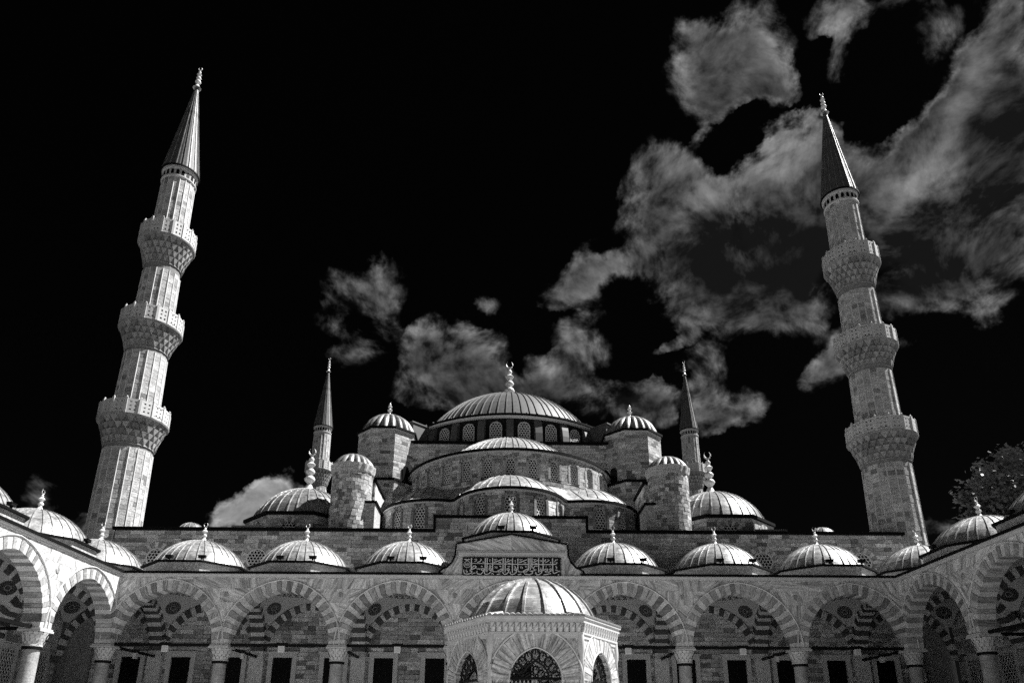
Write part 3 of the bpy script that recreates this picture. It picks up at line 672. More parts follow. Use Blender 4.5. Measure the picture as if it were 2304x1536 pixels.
# raised centre of the portico: stepped pediment, mouldings, black inscription, higher dome
def build_centre(root):
    side = [(4.6,11.302),(4.45,11.62),(4.05,11.80),(3.72,12.15),(3.55,12.6),(3.5,13.32)]
    poly = [(-x, z) for x, z in side]+[(0, 13.95)]+[(x, z) for x, z in side[::-1]]
    poly = poly[::-1]
    b = MB(); b.prism(poly, -WALLT-.02, WALLT, ); ped = mk('pediment', b, 'marble', root)
    b = MB(); top = [(-x, z) for x, z in side]+[(0, 13.95)]+[(x, z) for x, z in side[::-1]]
    for i in range(len(top)-1):
        (xa, za), (xb, zb) = top[i], top[i+1]; d = Vector((xb-xa, zb-za)).normalized(); n = Vector((-d.y, d.x))*.09
        b.prism([(xa, za+.002), (xb, zb+.002), (xb+n.x, zb+n.y), (xa+n.x, za+n.y)], -WALLT-.16, WALLT+.05)
    mk('capping', b, 'edge', ped)
    b = MB(); b.box(-3.42,3.42,-WALLT-.10,-WALLT-.021,12.78,12.90); b.box(-3.38,3.38,-WALLT-.16,-WALLT-.021,12.62,12.778); b.box(-3.38,3.38,-WALLT-.08,-WALLT-.021,12.50,12.618); mk('moulding', b, 'trim', ped)
    b = MB(); b.prism([(-3.40,12.92),(-.02,12.92),(-.02,13.86),(-3.40,13.30)], -WALLT-.05, -WALLT-.021, .13); b.prism([(.02,12.92),(3.40,12.92),(3.40,13.30),(.02,13.86)], -WALLT-.05, -WALLT-.021, .71); mk('marble_panel', b, 'marble', ped)
    b = MB(); b.box(-3.34,-3.14,-WALLT-.07,-WALLT-.021,11.302,12.49); b.box(3.14,3.34,-WALLT-.07,-WALLT-.021,11.302,12.49); mk('jamb', b, 'trim', ped)
    b = MB(); b.box(-3.08,3.08,-WALLT-.215,-WALLT-.161,11.28,12.44); pan = mk('inscription_panel', b, 'panel', root)
    # calligraphy
    S = [[(328,265),(328,500)],[(600,265),(598,540)],[(638,265),(634,555)],[(745,265),(745,500)],[(952,265),(950,540)],[(993,265),(991,560)],[(1135,265),(1133,565)],[(1240,270),(1242,500)],[(1447,265),(1447,520)],[(1480,265),(1484,505)],[(1517,265),(1519,470)],[(1650,265),(1650,560)],[(1738,265),(1738,520)],[(1925,265),(1928,530)],
     [(345,376),(800,386),(1300,392),(1800,394),(1985,386),(2012,360),(2008,335)],
     [(385,290),(432,297),(420,325),(388,338)],[(505,285),(522,300),(500,335),(440,362)],[(548,340),(556,356),(580,352)],[(690,295),(691,312)],[(690,325),(691,342)],[(1190,300),(1191,318)],[(1190,332),(1191,349)],
     [(772,290),(830,290),(776,322)],[(770,357),(925,295)],[(860,358),(912,354)],[(1010,352),(1115,305)],[(1030,306),(1062,285)],[(1045,372),(1097,370)],[(1270,290),(1330,290),(1276,322)],[(1268,357),(1420,295)],[(1358,357),(1408,358)],[(1545,288),(1600,290),(1560,315)],[(1540,356),(1632,308)],[(1570,372),(1622,374)],[(1688,300),(1712,318),(1688,342)],
     [(1765,332),(1790,285)],[(1830,285),(1860,300),(1780,362)],[(1878,335),(1890,355),(1868,362)],[(1968,350),(1978,300),(2032,288)],
     [(560,478),(580,500),(560,525),(530,515),(532,488),(560,478)],[(578,500),(570,540),(525,595),(465,603),(436,570),(440,530)],
     [(705,470),(725,492),(705,520),(676,508),(680,480),(705,470)],[(724,495),(715,545),(690,580),(630,606),(590,588),(586,540)],
     [(1055,475),(1075,497),(1055,522),(1028,512),(1030,485),(1055,475)],[(1074,500),(1060,550),(1020,594),(975,602),(946,570),(948,525)],
     [(1205,475),(1222,497),(1205,522),(1178,512),(1180,485),(1205,475)],[(1222,500),(1212,550),(1180,585),(1130,606),(1094,585),(1090,540)],
     [(1700,490),(1720,510),(1700,535),(1674,525),(1678,500),(1700,490)],[(1720,512),(1708,560),(1660,602),(1610,604),(1590,570),(1596,545)],
     [(330,495),(372,432),(410,430),(424,448),(395,480),(335,500)],[(425,470),(350,500),(300,520),(296,528),(345,548),(338,575),(250,603),(196,590),(180,545),(182,505)],
     [(430,478),(455,502),(475,482),(497,506),(515,484),(535,508)],
     [(745,500),(756,550),(775,545)],[(770,545),(830,550),(900,500),(930,487),(942,505),(905,548),(830,552)],[(1242,500),(1254,550),(1272,545)],[(1268,545),(1330,550),(1400,500),(1428,490),(1443,508),(1403,548),(1330,552)],
     [(1632,432),(1575,428),(1545,470),(1568,508),(1610,500)],[(1590,505),(1530,530),(1470,525),(1530,548),(1530,575),(1470,605),(1390,596),(1350,560)],
     [(676,440),(700,412),(716,440),(690,462),(676,440)],[(1738,520),(1790,485),(1830,490),(1822,515),(1770,535)],[(1770,540),(1850,548),(1896,520),(1902,490),(1880,478),(1862,500),(1890,512)],[(1795,430),(1797,442)],[(1870,430),(1872,442)],[(1690,458),(1692,470)],
     [(1928,530),(1940,572),(1960,574),(2066,524),(1975,505),(2000,480)],[(1992,425),(2004,470)],[(340,602),(380,580),(412,578)],[(720,596),(745,580),(770,612)],[(830,606),(898,588)],[(1240,606),(1308,590)],[(1745,606),(1890,578)],[(2040,592),(2034,612)],
     [(790,435),(798,476),(812,440),(822,476),(834,440),(830,482)],[(1290,435),(1298,476),(1312,440),(1322,476),(1334,440),(1330,482)],[(880,430),(916,444)],[(1384,432),(1412,446)],[(1044,428),(1062,452),(1086,430)],[(1178,430),(1204,468)],[(520,430),(548,446)],
     [(235,510),(224,532),(254,548),(236,575)],[(190,292),(244,318),(300,290)],[(215,285),(244,318),(270,284)]]
    S.append([(245+66*cos(2*pi*i/20), 400+68*sin(2*pi*i/20)) for i in range(21)])
    for k in range(5): S.append([(205+k*18, 360+(k % 2)*12), (212+k*18, 400), (205+k*17, 440-(k % 2)*14)])
    thin = len(S)-6
    b = MB()
    def tr(p): return ((p[0]-1122)/955*3.06, 11.28+(627-p[1])/371*1.15)
    for si, s in enumerate(S):
        w = .027 if si < thin else .012
        q = [Vector(tr(p)) for p in s]; n = len(q); Lf, Rg = [], []
        for i in range(n):
            d = (q[min(i+1, n-1)]-q[max(i-1, 0)]).normalized(); e = Vector((-d.y, d.x)); ww = w*(1.0 if 0 < i < n-1 or n == 2 else .6)*(1+.25*abs(d.y))
            Lf.append(q[i]+e*ww); Rg.append(q[i]-e*ww)
        y0, y1 = -WALLT-.232-.0004*(si % 5), -WALLT-.216
        for i in range(n-1): b.prism([tuple(Rg[i]), tuple(Rg[i+1]), tuple(Lf[i+1]), tuple(Lf[i])], y0, y1)
    mk('lettering', b, 'letter', pan)
    d = add_gallery_dome(root, 0, 2.1)
    b = MB(); ngon_prism(b, octagon(3.12), 9.30, 11.398); mk('lower_drum', b, 'stone', d)
build_centre(north)

# ================================================================== THE PRAYER HALL
hall = thing('mosque', 'great domed stone mosque behind the arcade, half domes stepping up to a dark window ring', 'mosque', (0, 53.1, 0))
HS = Pieces('stone', hall, 300)
HY = 53.1                                # everything below is built in world coordinates and shifted by the thing's base
def W(p): return (p[0], p[1]-HY, p[2])
def hb(fn):                              # mesh built by fn in world coordinates -> hall coordinates
    b = MB(); fn(b); b.v = [W(p) for p in b.v]; return b
def hsurf(s): return lambda u, z, d: W(s(u, z, d))

def build_hall_walls():
    front = mk('front_wall', hb(lambda b: (b.box(-29.4, 29.4, 53.13, 54.4, 0, 16.2), b.box(-5.65, 5.65, 53.131, 54.399, 16.2, 17.3))), 'mortar', hall)
    rw = [k*BAY+s for k in range(-4, 5) for s in (-1.8, 1.8) if abs(k*BAY+s) > 3 and abs(k*BAY+s) < 28.8]
    tops = [x for x in (-26.05, -18.7, 18.7, 26.05)]
    def ex(a, c):
        o = []
        if c < 7.6: o += [(x-.98, x+.98) for x in rw]+[(-1.9, 1.9)]
        if c > 13.2 and a < 15.15: o += [(x-sqrt(max(.02, 1.05**2-((a+c)/2-14.1)**2)), x+sqrt(max(.02, 1.05**2-((a+c)/2-14.1)**2))) for x in tops]
        return o
    S = hsurf(flat(0, 53.13, 0))
    masonry(HS, S, -29.4, 29.4, 3.4, 10.4, front, h=.31, w=(.45, 1.05), dep=.07, excl=ex, vis=.25, nrm=(0, -1, 0))
    masonry(HS, S, -29.4, 29.4, 10.4, 16.15, front, h=.31, w=(.5, 1.25), dep=.07, excl=ex, vis=1.3, nrm=(0, -1, 0))
    masonry(HS, S, -5.65, 5.65, 16.15, 17.28, front, h=.31, w=(.5, 1.25), dep=.07, vis=1.3, nrm=(0, -1, 0))
    # lead copings
    mk('coping', hb(lambda b: (b.box(-29.62, -5.83, 52.93, 54.45, 16.2, 16.42), b.box(5.83, 29.62, 52.93, 54.45, 16.2, 16.42), b.box(-5.82, 5.82, 52.93, 54.45, 17.3, 17.5), b.box(-5.82, -5.655, 52.95, 53.6, 16.2, 17.299), b.box(5.655, 5.82, 52.95, 53.6, 16.2, 17.299))), 'edge', hall)
    mk('body', hb(lambda b: (b.box(-29.3, 29.3, 54.41, 118, 0, 15.9),)), 'stone', hall)
    mk('roof', hb(lambda b: (b.box(-29.4, 29.4, 54.46, 118.2, 15.9, 16.25),)), 'leadold', hall)
    mk('downpipe', hb(lambda b: (b.box(29.0, 29.12, 52.85, 52.97, 11.4, 15.6),)), 'trim', hall)
    # tall dark windows with marble frames behind the arcade
    def wf():
        b = MB(); b.box(-1.0,-.68,-.16,.03,3.2,7.25); b.box(.68,1.0,-.16,.03,3.2,7.25); b.box(-.679,.679,-.16,.03,7.25-.3,7.25); b.box(-1.1,1.1,-.2,.03,7.252,7.36); return b.mesh('frame', 'trim')
    def bars():
        b = MB()
        for k in range(-3, 4): b.box(k*.2-.015,k*.2+.015,-.06,-.03,3.2,6.95)
        for k in range(13): b.box(-.68,.68,-.065,-.061,3.3+k*.29,3.33+k*.29)
        return b.mesh('grille', 'iron')
    pm = cached('wpane', lambda: (lambda b: (b.box(-.68,.68,-.01,.03,3.2,6.95), b)[1])(MB()).mesh('window', 'glass'))
    for x in rw:
        o = ob('window', pm, front, (x, -.06, 0)); ob('frame', cached('wframe', wf), o); ob('grille', cached('wbars', bars), o)
    # portal behind the fountain
    b = MB(); b.box(-1.5,1.5,-.05,.02,0,6.6); dr = mk('door', b, 'glass', front); b = MB(); b.box(-1.9,-1.5,-.2,.02,0,7.0); b.box(1.5,1.9,-.2,.02,0,7.0); b.box(-1.499,1.499,-.2,.02,6.6,7.0); mk('frame', b, 'trim', dr)
    # round-headed latticed windows with a striped ring of wedge stones
    def rp():
        b = MB(); n = 28; b.add([(.74*cos(2*pi*i/n), 0, .74*sin(2*pi*i/n)) for i in range(n)], [tuple(range(n))[::-1]]); return b.mesh('window', 'glass')
    def rl():
        b = lattice_data(1.46, 1.46, 'circle', .25, .075, .05); b.v = [(x, y, z-.73) for x, y, z in b.v]
        for i in range(28):
            a, c = 2*pi*i/28, 2*pi*(i+1)/28; P = [(.66*cos(a),-.06,.66*sin(a)),(.76*cos(a),-.06,.76*sin(a)),(.76*cos(c),-.06,.76*sin(c)),(.66*cos(c),-.06,.66*sin(c))]; b.add(P, [(0,1,2,3),(3,2,1,0)])
        return b.mesh('lattice', 'lattice')
    for x in tops:
        o = ob('round_window', cached('rp', rp), front, (x, -.05, 14.05)); ob('lattice', cached('rl', rl), o, (0, -.01, 0))
        for i in range(14):
            a = R(-20+220*i/14); c = a+R(220/14)-.02; P = [(r*cos(q), 14.05+r*sin(q)) for r, q in ((.78,a),(1.22,a),(1.22,c),(.78,c))]
            V, F = prismdata(P, -.10, .02); bb = MB(); bb.add(V, F, random.random()); mk('wedge_stone', bb, 'vlight' if i % 2 else 'vdark', o, loc=(-0, .05, -14.05))
build_hall_walls()

# ---- lower tier: three apses run into one wavy wall round the half dome
SC = (0.0, 70.0)
def tier_radius(th, grow=0.0):
    best = 10.9+grow
    for ac in (-52, 0, 52):
        dlt = th-R(ac); D = 8.8 if ac == 0 else 8.6; r = 4.75+grow; q = r*r-(D*sin(dlt))**2
        if q > 0 and cos(dlt) > 0: best = max(best, D*cos(dlt)+sqrt(q))
    return best
def smooth_tier(grow=0.0, n=150, a0=-100, a1=100):
    ths = [R(a0+(a1-a0)*i/n) for i in range(n+1)]; rs = [tier_radius(t, grow) for t in ths]
    for _ in range(5): rs = [rs[0]]+[(rs[i-1]+rs[i]*2+rs[i+1])/4 for i in range(1, n)]+[rs[-1]]
    return [(SC[0]+r*sin(t), SC[1]-r*cos(t)) for t, r in zip(ths, rs)]
class PlanCurve:
    def __init__(s, pts):
        s.p = pts; s.s = [0]
        for i in range(1, len(pts)): s.s.append(s.s[-1]+hypot(pts[i][0]-pts[i-1][0], pts[i][1]-pts[i-1][1]))
        s.L = s.s[-1]
    def at(s, u):
        u = min(max(u, 0), s.L-1e-6); lo, hi = 0, len(s.s)-1
        while hi-lo > 1:
            m = (lo+hi)//2
            if s.s[m] <= u: lo = m
            else: hi = m
        k = (u-s.s[lo])/(s.s[hi]-s.s[lo]); a, c = s.p[lo], s.p[hi]; l = s.s[hi]-s.s[lo]
        return (a[0]+(c[0]-a[0])*k, a[1]+(c[1]-a[1])*k), ((c[1]-a[1])/l, -(c[0]-a[0])/l)   # point, outward normal
    def surf(s, u, z, d): p, n = s.at(u); return (p[0]+n[0]*d, p[1]+n[1]*d, z)
    def find(s, x, y): return min(range(len(s.p)), key=lambda i: (s.p[i][0]-x)**2+(s.p[i][1]-y)**2)
def strip(b, pts, z0, z1, d0, d1, cv=None, t=.5):      # band along a plan polyline, from offset d0 to d1
    n = len(pts); N_ = []
    for i in range(n):
        a, c = pts[max(i-1, 0)], pts[min(i+1, n-1)]; l = hypot(c[0]-a[0], c[1]-a[1]); N_.append(((c[1]-a[1])/l, -(c[0]-a[0])/l))
    V = []
    for i in range(n):
        for d in (d0, d1):
            for z in (z0, z1): V.append((pts[i][0]+N_[i][0]*d, pts[i][1]+N_[i][1]*d, z))
    F = []
    for i in range(n-1):
        a, c = i*4, i*4+4; F += [(a+2,c+2,c+3,a+3),(a+1,a+3,c+3,c+1),(a,c,c+2,a+2),(a,a+1,c+1,c)]
    b.add(V, F, t)
def build_lower_tier():
    pts = smooth_tier(-.32); pc = PlanCurve(pts); T0, T1 = 16.3, 20.75
    b = MB(); b.add([(p[0], p[1], z) for z in (T0, T1) for p in pts], [(i, i+1, len(pts)+i+1, len(pts)+i) for i in range(len(pts)-1)]); b.v = [W(p) for p in b.v]
    wall = mk('apse_wall', b, 'mortar', hall)
    angs = [(0, -62), (0, -31), (0, 0), (0, 31), (0, 62), (-52, -42), (-52, -72), (-52, -12), (52, 12), (52, 42), (52, 72)]
    wins = []
    for ac, wa in angs:
        D = 8.8 if ac == 0 else 8.6; cx, cy = SC[0]+D*sin(R(ac)), SC[1]-D*cos(R(ac)); wins.append((cx+4.45*sin(R(wa)), cy-4.45*cos(R(wa))))
    us = [pc.s[pc.find(*w)] for w in wins]
    masonry(HS, hsurf(pc.surf), 0, pc.L, T0, T1-.1, wall, h=.31, w=(.4, .95), dep=.32, excl=win_excl(us, 1.0, 1.9, 18.5), vis=1.1, nrm=lambda u: pc.at(u)[1]+(0,), back=.0)
    for u in us:
        p, n = pc.at(u); add_window(wall, W((p[0]+n[0]*.02, p[1]+n[1]*.02, 18.5)), atan2(n[0], -n[1]), 1.0, 1.9, rec=.30, cell=.27, bar=.085, outer=.24, proud=.012)
    b = MB(); strip(b, pts, T1-.12, T1+.02, -.1, .42); b.v = [W(p) for p in b.v]; mk('cornice', b, 'trim', wall)
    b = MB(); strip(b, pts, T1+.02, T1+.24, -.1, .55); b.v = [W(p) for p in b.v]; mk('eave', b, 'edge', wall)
    # lead roof from the eave up to the drum of the half dome
    po = smooth_tier(.15); n = len(po); V = [(x, y, T1+.245) for x, y in po]
    for i, (x, y) in enumerate(po):
        th = R(-100+200*i/150); V.append((SC[0]+9.9*sin(th), SC[1]-9.9*cos(th), 22.55))
    b = MB(); b.add(V, [(i, i+1, n+i+1, n+i) for i in range(n-1)]); b.v = [W(p) for p in b.v]; roof = mk('apse_roof', b, 'lead', hall, 30)
    for i in range(4, n-4, 5):
        x, y = po[i]; q = V[n+i]; b = MB(); b.tube([W((x, y, T1+.26)), W((q[0], q[1], 22.57))], .035, 4); mk('seam', b, 'lead', roof)
    prof = course_profile(cap_profile(4.55, 2.3, T1+.27, 12), 4, .02)
    for ac in (-52, 0, 52):
        D = 8.8 if ac == 0 else 8.6; c = (SC[0]+D*sin(R(ac)), SC[1]-D*cos(R(ac)))
        b = MB(); b.lathe(prof, 40); d = mk('apse_dome', b, 'lead', hall, 35, loc=W((c[0], c[1], 0)))
        add_seams(d, prof, 15, 'lead', w=.045, hgt=.055, a0=R(ac-95), a1=R(ac+95), key='apse')
build_lower_tier()

# ---- half dome with its window drum
def build_half_dome():
    r = 9.75; a0, a1 = -100, 100; n = 80
    pts = [(SC[0]+r*sin(R(a0+(a1-a0)*i/n)), SC[1]-r*cos(R(a0+(a1-a0)*i/n))) for i in range(n+1)]; pc = PlanCurve(pts); Z0, Z1 = 22.2, 25.35
    b = MB(); b.add([(p[0], p[1], z) for z in (Z0, Z1) for p in pts], [(i, i+1, n+1+i+1, n+1+i) for i in range(n)]); b.v = [W(p) for p in b.v]; wall = mk('half_dome_drum', b, 'mortar', hall)
    wa = [11.5*k for k in range(-7, 8)]; us = [r*R(w-a0) for w in wa]
    masonry(HS, hsurf(pc.surf), 0, pc.L, Z0, Z1, wall, h=.31, w=(.4, .9), dep=.36, excl=win_excl(us, .88, 1.85, 23.1, .1), vis=1.2, nrm=lambda u: pc.at(u)[1]+(0,), back=.0)
    for w in wa: add_window(wall, W((SC[0]+(r+.02)*sin(R(w)), SC[1]-(r+.02)*cos(R(w)), 23.1)), R(w), .88, 1.85, rec=.34, cell=.25, bar=.078, outer=.22, proud=.012)
    b = MB(); strip(b, pts, Z1, Z1+.14, -.1, .46); b.v = [W(p) for p in b.v]; mk('cornice', b, 'trim', wall)
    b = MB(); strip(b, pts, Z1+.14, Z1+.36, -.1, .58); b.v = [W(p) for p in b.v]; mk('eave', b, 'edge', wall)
    rr = 8.9; zc = 21.3; z1 = Z1+.37; prof = [(r+.45, z1), (9.2, z1+.28)]; f1 = math.asin(9.0/9.2)
    fa = acos((z1+.6-zc)/rr); prof += [(rr*sin(fa*(1-i/12)), zc+rr*cos(fa*(1-i/12))) for i in range(13)]
    prof = course_profile(prof, 5, .025)
    b = MB(); b.lathe(prof, 72, a0=R(-95), a1=R(95)); d = mk('half_dome', b, 'lead', hall, 35, loc=W((0, 70, 0)))
    add_seams(d, prof, 34, 'lead', w=.05, hgt=.07, a0=R(-93), a1=R(93), key='half')
build_half_dome()

# ---- square block and the great dome
def build_great_dome():
    wall = mk('dome_block', hb(lambda b: (b.box(-13.5, 13.5, 67.35, 92, 15, 29.1), )), 'mortar', hall)
    S = hsurf(flat(0, 67.35, 0))
    for (x, y) in ((-11.2, -4.2), (4.2, 11.2)): masonry(HS, S, x, y, 25.4, 29.05, wall, h=.31, w=(.5, 1.15), dep=.07, vis=.8, nrm=(0, -1, 0))
    mk('coping', hb(lambda b: b.box(-13.6, 13.6, 67.05, 92.1, 29.1, 29.34)), 'edge', wall)
    c = (0, 80.1); r = 12.5
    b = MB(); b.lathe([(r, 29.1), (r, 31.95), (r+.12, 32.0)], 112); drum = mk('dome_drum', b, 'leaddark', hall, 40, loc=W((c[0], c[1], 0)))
    n = 28
    for k in range(n):
        a = 2*pi*(k+.5)/n
        if cos(a) < -.2: continue
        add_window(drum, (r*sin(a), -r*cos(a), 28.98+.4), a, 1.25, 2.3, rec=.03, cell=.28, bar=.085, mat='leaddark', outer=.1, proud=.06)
        a2 = 2*pi*k/n; bt = MB()
        poly = [(0,29.36),(0,32.0),(.25,31.9),(.42,31.6),(.55,31.1),(.66,30.4),(.72,29.36)]
        bt.add([(sg*.36, -q[0], q[1]) for sg in (-1, 1) for q in poly], [tuple(range(7)), tuple(range(13, 6, -1))]+[(i, i+7, (i+1) % 7+7, (i+1) % 7) for i in range(7)])
        ob('buttress', cached('dbut', lambda: bt.mesh('buttress', 'leadpier')), drum, (r*sin(a2)*.995, -r*cos(a2)*.995, 0), a2)
    # big lead-clad buttress turrets on the diagonals
    for a in (-44, -52, 44, 52):
        bt = MB(); bt.obox((0, -1.2, 30.7), (.75, 0, 0), (0, 1.25, 0), (0, 0, 1.34)); bt.obox((0, -1.25, 32.1), (.85, 0, 0), (0, 1.4, 0), (0, 0, .06)); bt.obox((-.2, -2.47, 30.7), (.03, 0, 0), (0, .03, 0), (0, 0, 1.3)); bt.obox((.3, -2.47, 30.7), (.03, 0, 0), (0, .03, 0), (0, 0, 1.3))
        ob('turret', cached('dtur', lambda: bt.mesh('turret', 'leadpier')), drum, (r*sin(R(a)), -r*cos(R(a)), 0), R(a))
    b = MB(); b.lathe([(r-.2,32.0),(r+.42,32.02),(r+.46,32.2),(r+.40,32.24)], 112); mk('cornice', b, 'trim', drum, 30)
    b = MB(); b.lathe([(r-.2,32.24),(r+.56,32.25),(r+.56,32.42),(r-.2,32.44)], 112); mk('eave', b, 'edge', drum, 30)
    rr, zc = 11.5, 28.25; prof = [(r+.5, 32.44), (11.7, 32.75)]; fa = acos((33.1-zc)/rr)
    prof += [(max(rr*sin(fa*(1-i/16)), .0), zc+rr*cos(fa*(1-i/16))) for i in range(17)]; prof = course_profile(prof, 5, .03)
    b = MB(); b.lathe(prof, 128); d = mk('great_dome', b, 'leadgreat', hall, 35, loc=W((c[0], c[1], 0)))
    add_seams(d, prof, 72, 'leadgreat', w=.06, hgt=.09, key='great')
    add_finial(d, 0, 0, 39.6, 5.4, .62, 1)
    b = MB()
    for k in range(12):
        a = 2*pi*k/12; b.lathe([(.0,.55),(.26,.3),(.3,.0)], 8, (.85*sin(a), -.85*cos(a)))
    ob('petal_base', b.mesh('petal_base', 'gilt', 50), d, (0, 0, 39.5))
build_great_dome()

# ---- octagonal weight towers, round turrets, buttress walls
def fluted(n, amp): return lambda a, z: 1+amp*(abs(cos(a*n/2))-.6)
def build_towers():
    for sx in (-1, 1):
        cx, cy = 12.25*sx, 68.4; ap = 2.72
        b = MB(); ngon_prism(b, octagon(ap-.07, cx, cy), 16.2, 30.0); b.v = [W(p) for p in b.v]; tw = mk('octagonal_tower', b, 'mortar', hall)
        half = ap*math.tan(pi/8)
        for k in (-2, -1, 0, 1, 2):
            a = pi/4*k; fx, fy = cx+(ap-.07)*sin(a), cy-(ap-.07)*cos(a)
            masonry(HS, hsurf(flat(fx, fy, a)), -half, half, 24.0, 29.85, tw, h=.31, w=(.45, 1.05), dep=.07, gap=.01, vis=1.3 if k*sx < 2 else .6, nrm=(sin(a), -cos(a), 0))
        b = MB(); ngon_prism(b, octagon(ap+.06, cx, cy), 29.85, 30.0); b.v = [W(p) for p in b.v]; mk('cornice', b, 'trim', tw)
        b = MB(); ngon_prism(b, octagon(ap+.22, cx, cy), 30.0, 30.2); b.v = [W(p) for p in b.v]; mk('eave', b, 'edge', tw)
        prof = cap_profile(2.62, 2.35, 30.2, 12, .02)
        b = MB(); b.lathe(prof, 160, flute=fluted(20, .11)); d = mk('fluted_dome', b, 'leadold', tw, 60, loc=W((cx, cy, 0)))
        add_finial(d, 0, 0, 32.45, 1.75, .34, 2, False)
        # small doorway in the sunlit or shaded side
        a = R(45) if sx < 0 else R(-45)
        b = MB(); b.box(-.36,.36,-.12,.0,0,1.2); b.add([(.36*cos(pi*i/8), -.12, 1.2+.36*sin(pi*i/8)) for i in range(9)], [tuple(range(9))[::-1]])
        mk('doorway', b, 'glass', tw, loc=W((cx+ap*sin(a)-.3*cos(a)*sx, cy-ap*cos(a)-.3*sin(a)*sx, 24.9)), rz=a)
        # stepped base of the tower with its lead ledge
        b = MB(); ngon_prism(b, octagon(ap+.45, cx, cy), 16.2, 24.55); b.v = [W(p) for p in b.v]; bs = mk('tower_base', b, 'mortar', hall)
        half = (ap+.45)*math.tan(pi/8)
        for k in (-1, 0, 1):
            a = pi/4*k; masonry(HS, hsurf(flat(cx+(ap+.45)*sin(a), cy-(ap+.45)*cos(a), a)), -half, half, 18.0, 24.5, bs, h=.31, w=(.45, 1.05), dep=.05, vis=.5, nrm=(sin(a), -cos(a), 0))
        b = MB(); ngon_prism(b, octagon(ap+.62, cx, cy), 24.55, 24.75); b.v = [W(p) for p in b.v]; mk('ledge', b, 'edge', bs)
        # buttress wall stepping down towards the courtyard
        xa, xb = sorted((11.75*sx, 13.0*sx))
        b = MB(); b.box(xa, xb, 60.4, 65.6, 16.2, 22.6); b.v = [W(p) for p in b.v]; bt = mk('buttress', b, 'mortar', hall)
        masonry(HS, hsurf(flat(0, 60.4, 0)), xa, xb, 16.3, 22.55, bt, h=.31, w=(.45, 1.05), dep=.05, vis=.6, nrm=(0, -1, 0))
        xi = 11.75*sx
        if sx < 0: masonry(HS, hsurf(flat(xi, 60.4, pi/2)), 0, 5.0, 16.3, 22.55, bt, h=.31, w=(.7, 1.3), dep=.05, vis=1, nrm=(1, 0, 0), tf=lambda: min(1, .6+.3*rt()))  # stones of the sunward face toned lighter, sunlight put into the colour
        else: masonry(HS, hsurf(flat(xi, 65.4, -pi/2)), 0, 5.0, 16.3, 22.55, bt, h=.31, w=(.7, 1.3), dep=.05, vis=1, nrm=(-1, 0, 0))
        b = MB(); b.box(xa-.2, xb+.2, 60.15, 65.6, 22.6, 22.8); b.v = [W(p) for p in b.v]; mk('coping', b, 'edge', bt)
        xa2, xb2 = sorted((10.75*sx, 13.2*sx))
        b = MB(); b.box(xa2, xb2, 55.6, 58.3, 16.2, 19.2); b.v = [W(p) for p in b.v]; b2 = mk('buttress_foot', b, 'stone', hall)
        b = MB(); b.box(xa2-.15, xb2+.15, 55.45, 58.35, 19.2, 19.38); b.v = [W(p) for p in b.v]; mk('coping', b, 'edge', b2)
        # round turret by the parapet
        tx, ty, r = 12.85*sx, 56.4, 1.62
        b = MB(); b.lathe([(r-.06, 16.0), (r-.06, 21.75)], 32); tu = mk('round_turret', b, 'mortar', hall, 60, loc=W((tx, ty, 0)))
        masonry(HS, cyl(0, 0, r-.06), -pi*.62*r, pi*.62*r, 16.1, 21.75, tu, h=.31, w=(.28, .55), dep=.06, vis=1.6, nrm=lambda u: (sin(u/r), -cos(u/r), 0))
        b = MB(); b.lathe([(r,21.7),(r+.06,21.75),(r+.05,21.9),(r+.16,22.15),(r+.18,22.4),(r+.02,22.46)], 96, flute=fluted(16, .05)); mk('cornice', b, 'minaret', tu, 60)
        prof = cap_profile(1.62, 1.15, 22.45, 10, .02); b = MB(); b.lathe(prof, 128, flute=fluted(16, .13)); mk('fluted_dome', b, 'leadold', tu, 60)
build_towers()

